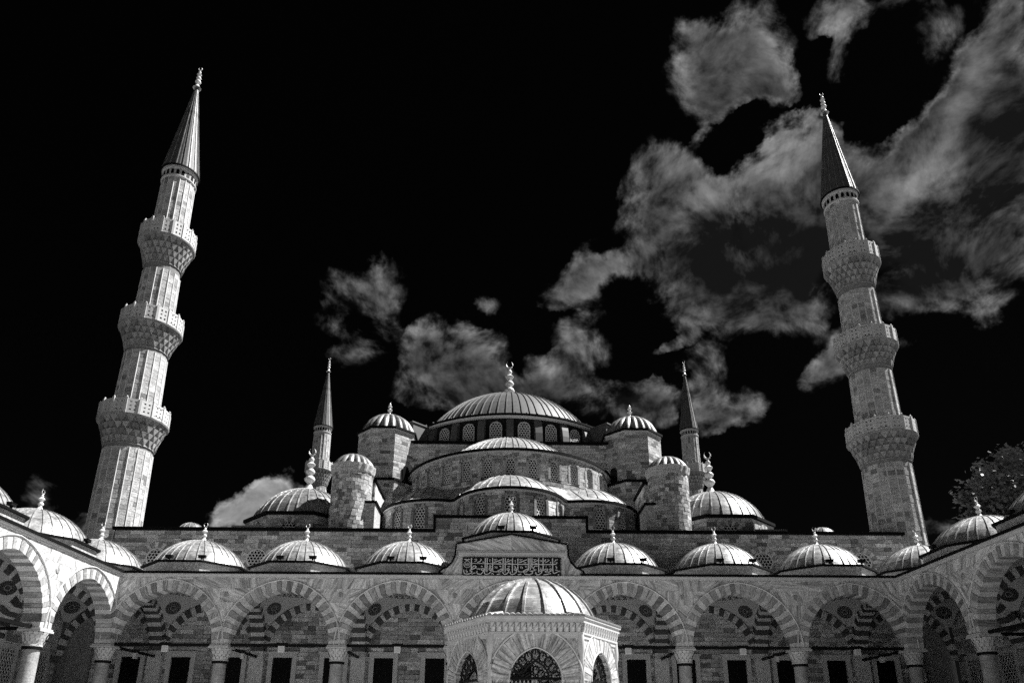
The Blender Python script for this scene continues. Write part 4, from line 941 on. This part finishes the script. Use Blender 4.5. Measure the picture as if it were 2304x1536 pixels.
# ---- corner domes and little domes on the roof
def build_corner_domes():
    for sx in (-1, 1):
        cx, cy = 17.45*sx, 60.4; ap = 4.45
        b = MB(); b.box(cx-4.6, cx+4.6, cy-4.3, cy+4.6, 16.2, 17.45); ngon_prism(b, octagon(ap-.1, cx, cy), 17.45, 18.35); b.v = [W(p) for p in b.v]; dr = mk('corner_drum', b, 'mortar', hall)
        half = ap*math.tan(pi/8)
        for k in (-2, -1, 0, 1, 2):
            a = pi/4*k; masonry(HS, hsurf(flat(cx+(ap-.1)*sin(a), cy-(ap-.1)*cos(a), a)), -half, half, 16.6, 18.3, dr, h=.31, w=(.45, 1.05), dep=.1, vis=.6, nrm=(sin(a), -cos(a), 0))
            wn = MB()
            for i in range(9):
                q0, q1 = pi*i/9+.02, pi*(i+1)/9-.02
                V, F = prismdata([(rr*cos(q), rr*sin(q)) for rr, q in ((.62,q0),(1.0,q0),(1.0,q1),(.62,q1))], -.06, .0); wn.add(V, F, random.random(), 'vdark' if i % 2 == 0 else 'vlight')
            o = ob('window', cached('cwin', lambda: (lambda b: (b.add([(.6*cos(pi*i/10), 0, .6*sin(pi*i/10)) for i in range(11)]+[(-.6,0,-.9),(.6,0,-.9)], [tuple(range(13))[::-1]]), b)[1])(MB()).mesh('window', 'glass')), dr, W((cx+(ap+.03)*sin(a), cy-(ap+.03)*cos(a), 17.1)), a)
            ob('frame', cached('cwf', lambda: wn.mesh('frame')), o, (0, .0, 0))
            lt = cached('cwl', lambda: (lambda b: b.mesh('lattice', 'lattice'))(lattice_data(1.16, 1.45, True, .25, .075, .04))); ob('lattice', lt, o, (0, -.01, -.87))
        b = MB(); ngon_prism(b, octagon(ap+.16, cx, cy), 18.35, 18.58); b.v = [W(p) for p in b.v]; mk('eave', b, 'edge', dr)
        prof = course_profile(cap_profile(4.35, 3.2, 18.56, 16), 5, .02)
        b = MB(); b.lathe(prof, 64); d = mk('corner_dome', b, 'leadold', hall, 35, loc=W((cx, cy, 0)))
        add_seams(d, prof, 32, 'lead', w=.05, hgt=.06, key='corner')
        add_finial(d, 0, 0, 21.65, 3.9, .45, 1)
        prof = cap_profile(1.15, .95, 17.75, 8); b = MB(); b.lathe([(1.15,16.2),(1.15,17.75)]+prof, 28); d = mk('small_dome', b, 'leadold', hall, 60, loc=W((26.7*sx-.15, 60, 0)))
        add_seams(d, prof, 12, 'lead', w=.03, hgt=.035, key='small')
build_corner_domes()
HS.done('stonework')

# ================================================================== MINARETS
def fl(n): return lambda a: 1
def minaret(loc, label, detail, group='minarets of the mosque', sc=(1, 1, 1)):
    root = thing('minaret', label, 'minaret', loc, group=group); root.scale = sc
    NF = 18
    secs = [(0, 10.0, 2.35, 2.35), (10.0, 24.1, 2.08, 1.90), (27.4, 33.0, 1.80, 1.70), (36.6, 41.3, 1.62, 1.55), (46.0, 51.35, 1.50, 1.44)]
    P = Pieces('stone', root, 300 if detail else 0)
    if not detail: P.limit = 0
    for i, (z0, z1, r0, r1) in enumerate(secs):
        def shaft():
            b = MB(); V = []
            for z, r in ((z0, r0), (z1+.5, r1)):
                for k in range(NF): a = 2*pi*(k+.5)/NF; V.append(((r-.05)*sin(a), -(r-.05)*cos(a), z))
            b.add(V, [(k, (k+1) % NF, (k+1) % NF+NF, k+NF) for k in range(NF)])
            if i:
                for k in range(NF):        # reeds at the corners of the facets
                    a = 2*pi*(k+.5)/NF; b.tube([((r0+.0)*sin(a), -(r0+.0)*cos(a), z0), ((r1+.0)*sin(a), -(r1+.0)*cos(a), z1-.35)], .055, 5, mat='trim')
                b.mats = ['mortar', 'trim'] if b.mats == ['trim'] else b.mats
                b.m = [0]*NF+[1]*(len(b.m)-NF)
            return b.mesh('shaft', 'mortar')
        sh = ob('shaft', cached(('msh', i), shaft), root)
        if i == 0: continue
        def surf(k):
            a = 2*pi*k/NF
            def f(u, z, d):
                r = (r0+(r1-r0)*(z-z0)/(z1-z0)-.05)*cos(pi/NF)+d; return (r*sin(a)+u*cos(a), -r*cos(a)+u*sin(a), z)
            return f
        for k in range(NF):
            a = 2*pi*k/NF; hw = (min(r0, r1))*math.tan(pi/NF)-.03
            masonry(P, surf(k), -hw, hw, z0, z1-.3, sh, 'minaret', h=.40, w=(.34, .62), dep=.05, gap=.010, tf=rtm, vis=1 if z0 > 5 else 0, nrm=(sin(a), -cos(a), 0))
    P.done('stonework')
    for j, (zm, zp, zt, rs, rb) in enumerate(((24.1, 26.35, 27.65, 1.9, 2.66), (33.0, 35.2, 36.6, 1.70, 2.48), (41.6, 44.1, 45.6, 1.55, 2.33))):
        bal = ob('balcony', cached(('bal', j), lambda: (lambda b: (b.lathe([(rs,zm-.05),(rs+.05,zm),(rs+.0,zm+.1),(rb*.4+rs*.6-.16,zm+(zp-zm)*.5),(rb-.3,zp-.14),(rb+.08,zp-.12),(rb+.12,zp),(rb-.3,zp+.02),(rs-.1,zp+.03)], 36), b)[1])(MB()).mesh('balcony', 'corbel', 30)), root)
        nt = 4
        for t in range(nt):                # tiers of hanging niches under the balcony
            def tier():
                b = MB(); rnd = random.Random(j*9+t); g0 = t/nt; g1 = (t+1)/nt; ra = rs+.03+(rb-rs-.12)*g0**1.25; rc = rs+.03+(rb-rs-.12)*g1**1.25; z = zm+.1+(zp-zm-.2)*g0; hh = (zp-zm-.2)/nt; n = 24
                for q in range(n):         # a drop-shaped niche: pointed below, broad above
                    a = 2*pi*(q+.5*(t % 2))/n; e = Vector((sin(a), -cos(a), 0)); g = Vector((cos(a), sin(a), 0)); s = pi*rc/n*.86; Z = Vector((0, 0, 1)); tn = rnd.uniform(.25, .95)
                    bot = e*(ra+.06)+Z*(z-hh*.12); ml, mr = e*(ra+(rc-ra)*.5+.07)-g*s*.62+Z*(z+hh*.45), e*(ra+(rc-ra)*.5+.07)+g*s*.62+Z*(z+hh*.45)
                    tl, tr2 = e*(rc+.07)-g*s+Z*(z+hh*.93), e*(rc+.07)+g*s+Z*(z+hh*.93); bl, br = e*(ra-.25)-g*s+Z*(z+hh*.93), e*(ra-.25)+g*s+Z*(z+hh*.93); bb = e*(ra-.2)+Z*(z-hh*.1)
                    b.add([tuple(p) for p in (bot, ml, mr, tl, tr2, bl, br, bb)], [(0,2,1),(1,2,4,3),(3,4,6,5),(1,3,5,7),(2,7,6,4),(0,1,7),(0,7,2)], tn)
                return b.mesh('corbel_tier', 'corbel')
            ob('corbel_tier', cached(('tier', j, t), tier), bal)
        NP = 16
        def panel():
            b = MB(); hw = rb*math.tan(pi/NP)-.05; z0, z1 = zp+.05, zt; y = -(rb*cos(pi/NP)+.06)
            b.box(-hw, hw, y, y+.14, z0, z0+.22); b.box(-hw, hw, y, y+.14, z1-.2, z1)
            xs = [-hw, -hw*.72, -hw*.30, hw*.30-.0, hw*.72, hw]
            b.box(-hw, -hw*.52, y, y+.13, z0+.16, z1-.14); b.box(hw*.52, hw, y, y+.13, z0+.16, z1-.14); b.box(-hw*.2, hw*.2, y, y+.13, z0+.16, z1-.14)
            dz = (z1-z0-.3)/3
            for q in (1, 2):
                for sg in (-1, 1):
                    xa, xb_ = sorted((sg*hw*.2, sg*hw*.52)); b.box(xa, xb_, y+.002, y+.128, z0+.16+dz*q-.11, z0+.16+dz*q+.11)
            b.box(-hw, hw, y+.2, y+.22, z0, z1-.05, mat='mortar'); b.mats = ['trim', 'mortar']; b.m = [0]*(len(b.m)-6)+[1]*6
            return b.mesh('parapet_panel', 'trim')
        def post():
            b = MB(); y = -(rb+.02); b.box(-.09,.09,y-.08,y+.14,zp+.03,zt+.06); b.lathe([(.0,zt+.24),(.07,zt+.17),(.08,zt+.12),(.04,zt+.06)], 8, (0, y+.02)); return b.mesh('parapet_post', 'trim')
        for k in range(NP):
            ob('parapet_panel', cached(('pp', j), panel), bal, rz=2*pi*k/NP); ob('parapet_post', cached(('po', j), post), bal, rz=2*pi*(k+.5)/NP)
    def band():
        b = MB(); b.lathe([(1.44,51.0),(1.56,51.1),(1.56,51.22),(1.48,51.24),(1.48,51.95),(1.58,51.98),(1.62,52.2)], 36)
        return b.mesh('upper_band', 'minaret', 30)
    bd = ob('upper_band', cached('mband', band), root)
    def niches():  # flat dark faces, the shade of small niches put into the colour
        b = MB()
        for k in range(20):
            a = 2*pi*k/20; e = Vector((sin(a), -cos(a), 0)); g = Vector((cos(a), sin(a), 0)); c = e*1.492
            pts = [c-g*.13+Vector((0,0,51.3)), c+g*.13+Vector((0,0,51.3)), c+g*.13+Vector((0,0,51.7)), c+g*.07+Vector((0,0,51.84)), c-g*.07+Vector((0,0,51.84)), c-g*.13+Vector((0,0,51.7))]
            b.add([tuple(p) for p in pts], [(0,1,2,3,4,5)])
        return b.mesh('niches', 'glass')
    ob('niches', cached('mnich', niches), bd)
    def cone():
        b = MB(); b.lathe([(1.60,52.2),(1.74,52.15),(1.74,52.3)], 36, mat='edge'); prof = [(1.66,52.3)]; r, z = 1.66, 52.3
        for q in range(1, 9):
            f = q/8; prof += [(1.66*(1-f)+.09*f+.02, 52.3+11.0*f-.01), (1.66*(1-f)+.09*f, 52.3+11.0*f)]
        b.lathe(prof, 18, mat='leadgreat'); return b.mesh('spire', 'leadgreat', 15)
    sp = ob('spire', cached('mcone', cone), root)
    cp = [(1.66, 52.3), (.09, 63.3)]
    sm = cached('mseam', lambda: seam_mesh(cp, .05, .06).mesh('seam', 'leadold', 40))
    for k in range(18): ob('seam', sm, sp, rz=2*pi*(k+.5)/18)
    add_finial(sp, 0, 0, 63.2, 2.7, .27, 1)
    return root
minaret((-30.75, 55.2, .05), 'tall stone minaret lit along one side, standing against plain black sky', True, sc=(.968, .968, .968))
minaret((30.7, 55.8, .05), 'tall stone minaret mostly in shade, its dark spire standing in front of the clouds', True, sc=(.978, .978, .945))
minaret((-33.0, 121, 0), 'slender distant minaret whose spire stands against black sky behind a tall dome finial', False, sc=(1, 1, 1.03))
minaret((32.6, 121, 0), 'slender distant minaret whose spire stands against a cloud, behind the shaded round turret', False, sc=(1, 1, 1.03))

# ================================================================== FOUNTAIN
def build_fountain():
    root = thing('fountain', 'hexagonal marble fountain house with ribbed lead dome and bronze scrollwork in its arches', 'fountain', (.47, 24.7, 0))
    s = 2.76; apo = s*sqrt(3)/2; AF = Arch(.80, .17, 3.28); th = .28; V = Pieces('voussoir', root, 300)
    for k in range(6):
        a = pi/3*k; core = MB(); hw = s/2-.11; n = 40
        for i in range(n):
            xa, xb = -hw+2*hw*i/n, -hw+2*hw*(i+1)/n
            def zz(x): return AF.z(x, .02) if abs(x) < AF.a+.01 else 0.0
            za, zb = zz(xa+1e-4), zz(xb-1e-4)
            core.add([(xa,0,za),(xb,0,zb),(xb,0,4.62),(xa,0,4.62),(xa,th,za),(xb,th,zb),(xb,th,4.62),(xa,th,4.62)], [(0,1,2,3),(5,4,7,6),(4,5,1,0)], .21+.01*k)
        face = mk('wall', core, 'fmarble', root, loc=(apo*sin(a), -apo*cos(a), 0), rz=a)
        for i, poly in enumerate(AF.ring(19, 0.0, .55, .004)):
            P, F = prismdata(poly, -.035-.01*(i % 2), th+.01); cxp = sum(p[0] for p in poly)/len(poly); czp = sum(p[1] for p in poly)/len(poly)-3.28; ang = atan2(czp, cxp) % pi; V.add(P, F, (ang+pi*random.randrange(5)+random.uniform(-.15, .15))/21.0, 'fmarble', face, 2, None, .1)
        mo = MB(); mo.tube([(x, -.03, z) for x, z in [(-AF.a-.6, 3.0)]+AF.curve(30, .60)+[(AF.a+.6, 3.0)]], .032, 5); mo.tube([(x, -.03, z) for x, z in AF.curve(30, -.01)], .03, 5); mk('moulding', mo, 'trim', face, 60)
        b = MB(); b.box(-hw, -AF.a-.02, -.06, .0-.001, 3.02, 3.16); b.box(AF.a+.02, hw, -.06, -.001, 3.02, 3.16); b.box(-hw, hw, -.03, -.001, 4.50, 4.615); mk('string_course', b, 'trim', face)
        # bronze scrollwork in the arch head, lattice below the bar
        g = MB()
        for t in range(-4, 5):
            x, z = AF.pt(t/4.6, -.20); rr = .125 if t else .14
            g.tube([(x+rr*cos(2*pi*q/12), .14, z+rr*1.15*sin(2*pi*q/12)) for q in range(13)], .026, 5)
            xa, za = AF.pt(t/4.6, -.02); g.tube([(x, .14, z), (xa, .14, za)], .022, 4)
            if t < 4:
                x2, z2 = AF.pt((t+.5)/4.6, -.07); g.tube([(x2+.07*cos(2*pi*q/8), .14, z2+.07*sin(2*pi*q/8)) for q in range(9)], .022, 4)
                x2, z2 = AF.pt((t+.5)/4.6, -.33); g.tube([(x2+.055*cos(2*pi*q/8), .14, z2+.055*sin(2*pi*q/8)) for q in range(9)], .02, 4)
        g.tube([(x, .14, z) for x, z in AF.curve(24, -.40)], .03, 5)
        mk('scrollwork', g, 'grille', face)
        b = MB(); b.box(-AF.a-.02, AF.a+.02, .10, .18, 3.30, 3.37); mk('bar', b, 'iron', face)
        l = lattice_data(.84, 2.4, False, .12, .035, .03); mk('lattice', l, 'capital', face, loc=(-.40, .16, .85))
        b = MB(); b.box(-.80, .80, .02, .16, 0, .85); mk('basin_panel', b, 'fmarble', face)
        # cornice of little niches
        b = MB(); cw = s/2+.0; b.prism([(-cw-.02, 4.62), (cw+.02, 4.62), (cw+.02, 4.68), (-cw-.02, 4.68)], -.06, th); mk('fillet', b, 'trim', face)
        dm = cached('dentil', lambda: (lambda b: (b.add([(-.062,-.06,4.69),(.062,-.06,4.69),(.085,-.13,4.95),(-.085,-.13,4.95),(-.062,.1,4.69),(.062,.1,4.69),(.075,.1,4.95),(-.075,.1,4.95)], [(0,1,2,3),(1,5,6,2),(4,0,3,7),(0,4,5,1)]), b)[1])(MB()).mesh('dentil', 'fmarble'))
        nd_ = 15
        for i in range(nd_): ob('dentil', dm, face, (-s/2+s*(i+.5)/nd_, 0, 0))
        b = MB(); b.box(-s/2-.03, s/2+.03, -.02, th, 4.68, 4.95); mk('frieze', b, 'fmarble', face)
    V.done('voussoirs')
    b = MB()
    for k in range(6):
        a = pi/3*(k+.5); b.lathe([(.12,0),(.12,.6),(.08,.62),(.08,4.0),(.11,4.1),(.12,4.3),(.10,4.62)], 10, (s*.985*sin(a), -s*.985*cos(a)))
    mk('corner_posts', b, 'trim', root, 40)
    def hexp(r): return [(r*sin(pi/3*(k-.5)), -r*cos(pi/3*(k-.5))) for k in range(6)]
    b = MB(); ngon_prism(b, hexp(s+.14), 4.952, 5.08); ngon_prism(b, hexp(s+.19), 5.082, 5.14); sl = mk('eave_slab', b, 'trim', root)
    b = MB(); ngon_prism(b, hexp(s+.15), 5.142, 5.32, scale_top=.76); mk('roof', b, 'lead', root)
    def tile():
        b = MB(); P = []
        for y, r in ((0, .085), (.6, .08)):
            for q in range(7): a = pi*q/6; P.append((r*cos(a), y, r*sin(a)*.8+y*.22))
        b.add(P, [(q, q+1, q+8, q+7) for q in range(6)]+[tuple(range(7))[::-1]]); return b.mesh('eave_tile', 'lead', 60)
    ap2 = (s+.19)*sqrt(3)/2; nt = 17
    for k in range(6):
        a = pi/3*k
        for i in range(nt):
            u = -(s+.19)/2+(s+.19)*(i+.5)/nt; ob('eave_tile', cached('etile', tile), sl, (ap2*sin(a)+u*cos(a)+.02*sin(a), -ap2*cos(a)+u*sin(a)-.02*cos(a), 5.142), a)
    prof = course_profile(cap_profile(2.16, 1.52, 5.20, 16), 4, .012); b = MB(); b.lathe(prof, 64); d = mk('dome', b, 'lead', root, 35)
    add_seams(d, prof, 20, 'lead', w=.05, hgt=.06, key='fount')
    b = MB(); b.lathe([(1.3,0),(1.3,1.0),(1.2,1.05),(.9,1.0)], 16); mk('basin', b, 'fmarble', root, 40)
    return root
build_fountain()

# ================================================================== LAMPS
def tagdup(proto, loc, rz, label, group):
    o = copy_tree(proto); o.location = loc; o.rotation_euler = (0, 0, rz); o['label'] = label; o['group'] = group; return o
def make_spot():
    t = thing('floodlight', 'x', 'floodlight')
    b = MB(); b.box(-.22,.22,-.12,.12,.10,.24); b.box(-.25,.25,-.15,.13,.241,.27); mk('housing', b, 'iron', t)
    b = MB(); b.box(-.18,.18,-.135,-.121,.12,.22); mk('lens', b, 'panel', t)
    b = MB(); b.box(-.05,.05,-.05,.05,.0,.10); mk('bracket', b, 'iron', t)
    return t
spot = make_spot(); used = False
names = {1: 'first', 2: 'second', 3: 'third'}
def place_spot(loc, rz, label):
    global used
    if not used: spot.location = loc; spot.rotation_euler = (0, 0, rz); spot['label'] = label; spot['group'] = 'floodlights at the feet of the portico domes'; used = True
    else: tagdup(spot, loc, rz, label, 'floodlights at the feet of the portico domes')
for k in range(-3, 4):
    for sg in (-1, 1):
        z = 12.41+(2.1 if k == 0 else 0); side = 'sunlit' if k < 0 else 'shaded'; tow = 'sunlit' if sg < 0 else 'shaded'
        lab = (f'floodlight on the {names[abs(k)]} dome from the pediment towards the {side} portico, {"outer" if (sg < 0) == (k < 0) else "inner"} one' if k
               else f'floodlight behind the pediment peak, on the side of the {tow} portico')
        place_spot((k*BAY+sg*1.05+.35, 46+GAL/2-3.22, z), 0, lab)
for root, sx, nm in ((left, -1, 'sunlit'), (right, 1, 'shaded')):
    for i in (0, 1):
        place_spot((sx*(3.5*BAY+GAL/2-3.22), 46-BAY*(i+.5), 12.41), pi/2 if sx < 0 else -pi/2, f'black floodlight on the {nm} side portico, {"first" if i == 0 else "second"} dome from the corner')
def make_lamp():
    t = thing('lamp', 'x', 'lamp'); b = MB(); b.box(-.19,.19,-.09,.09,-.50,-.13); mk('box', b, 'white', t)
    b = MB(); b.box(-.14,.14,-.10,-.091,-.46,-.18); mk('cover', b, 'trim', t); b = MB(); b.box(-.34,.34,-.07,.07,.0,.07); b.box(-.05,.05,-.05,.05,-.129,-.001); mk('bracket', b, 'iron', t); return t
lamp = make_lamp(); lused = False
order = {1: 'first', 2: 'second', 3: 'third'}
def place_lamp(loc, rz, label):
    global lused
    if not lused: lamp.location = loc; lamp.rotation_euler = (0, 0, rz); lamp['label'] = label; lamp['group'] = 'box lamps on the tie rods'; lused = True
    else: tagdup(lamp, loc, rz, label, 'box lamps on the tie rods')
for k in (-3, -2, -1, 1, 2, 3): place_lamp((k*BAY+.1, 46, 7.07), 0, f'white lamp on the rod of the {order[abs(k)]} arch from the fountain, {"sunlit" if k < 0 else "shaded"} portico side')
for k in (-3.5, -2.5, 2.5, 3.5): place_lamp((k*BAY, 46+GAL*.55, 7.03), pi/2, f'lamp on a crosswise rod behind the {"corner" if abs(k) > 3 else "next"} column beside the {"sunlit" if k < 0 else "shaded"} side portico')

# ================================================================== TREE
def build_tree():
    root = thing('tree', 'dark leafy tree rising behind the shaded side portico', 'tree', (39.5, 53.0, 0)); rnd = random.Random(11)
    b = MB(); b.tube([(0,0,0),(.1,.05,4),(.0,.1,8),(.2,0,12.5),(.2,.2,17)], [.55,.45,.38,.28,.12], 10)
    tips = []
    for i in range(16):
        a = rnd.uniform(0, 2*pi); z = rnd.uniform(9, 15); l = rnd.uniform(2.2, 4.2); e = (cos(a)*l, sin(a)*l, z+rnd.uniform(1.5, 5)); m = (cos(a)*l*.5, sin(a)*l*.5, z+1.2)
        b.tube([(.1, .1, z), m, e], [.16,.1,.03], 6); tips += [e, m]
    mk('trunk', b, 'bark', root, 60)
    b = MB(); cl = []
    for i in range(165):
        while True:
            p = Vector((rnd.uniform(-1, 1), rnd.uniform(-1, 1), rnd.uniform(-1, 1)))
            if .45 < p.length < 1: break
        cl.append(Vector((p.x*4.6, p.y*4.6, 17.0+p.z*6.0)))
    cl += [Vector(t) for t in tips]
    for c in cl:
        rad = rnd.uniform(.5, 1.1)
        for j in range(95):
            q = c+Vector((rnd.gauss(0, .6), rnd.gauss(0, .6), rnd.gauss(0, .5)))*rad
            d = Vector((rnd.gauss(0, 1), rnd.gauss(0, 1), rnd.gauss(0, .6))).normalized(); e = d.cross(Vector((rnd.random(), rnd.random(), 1))).normalized(); s = rnd.uniform(.14, .26)
            P = [q-d*s, q+e*s*.55, q+d*s, q-e*s*.55]; b.add([tuple(p) for p in P], [(0,1,2,3)], rnd.random())
    mk('crown', b, 'leaf', root)
build_tree()
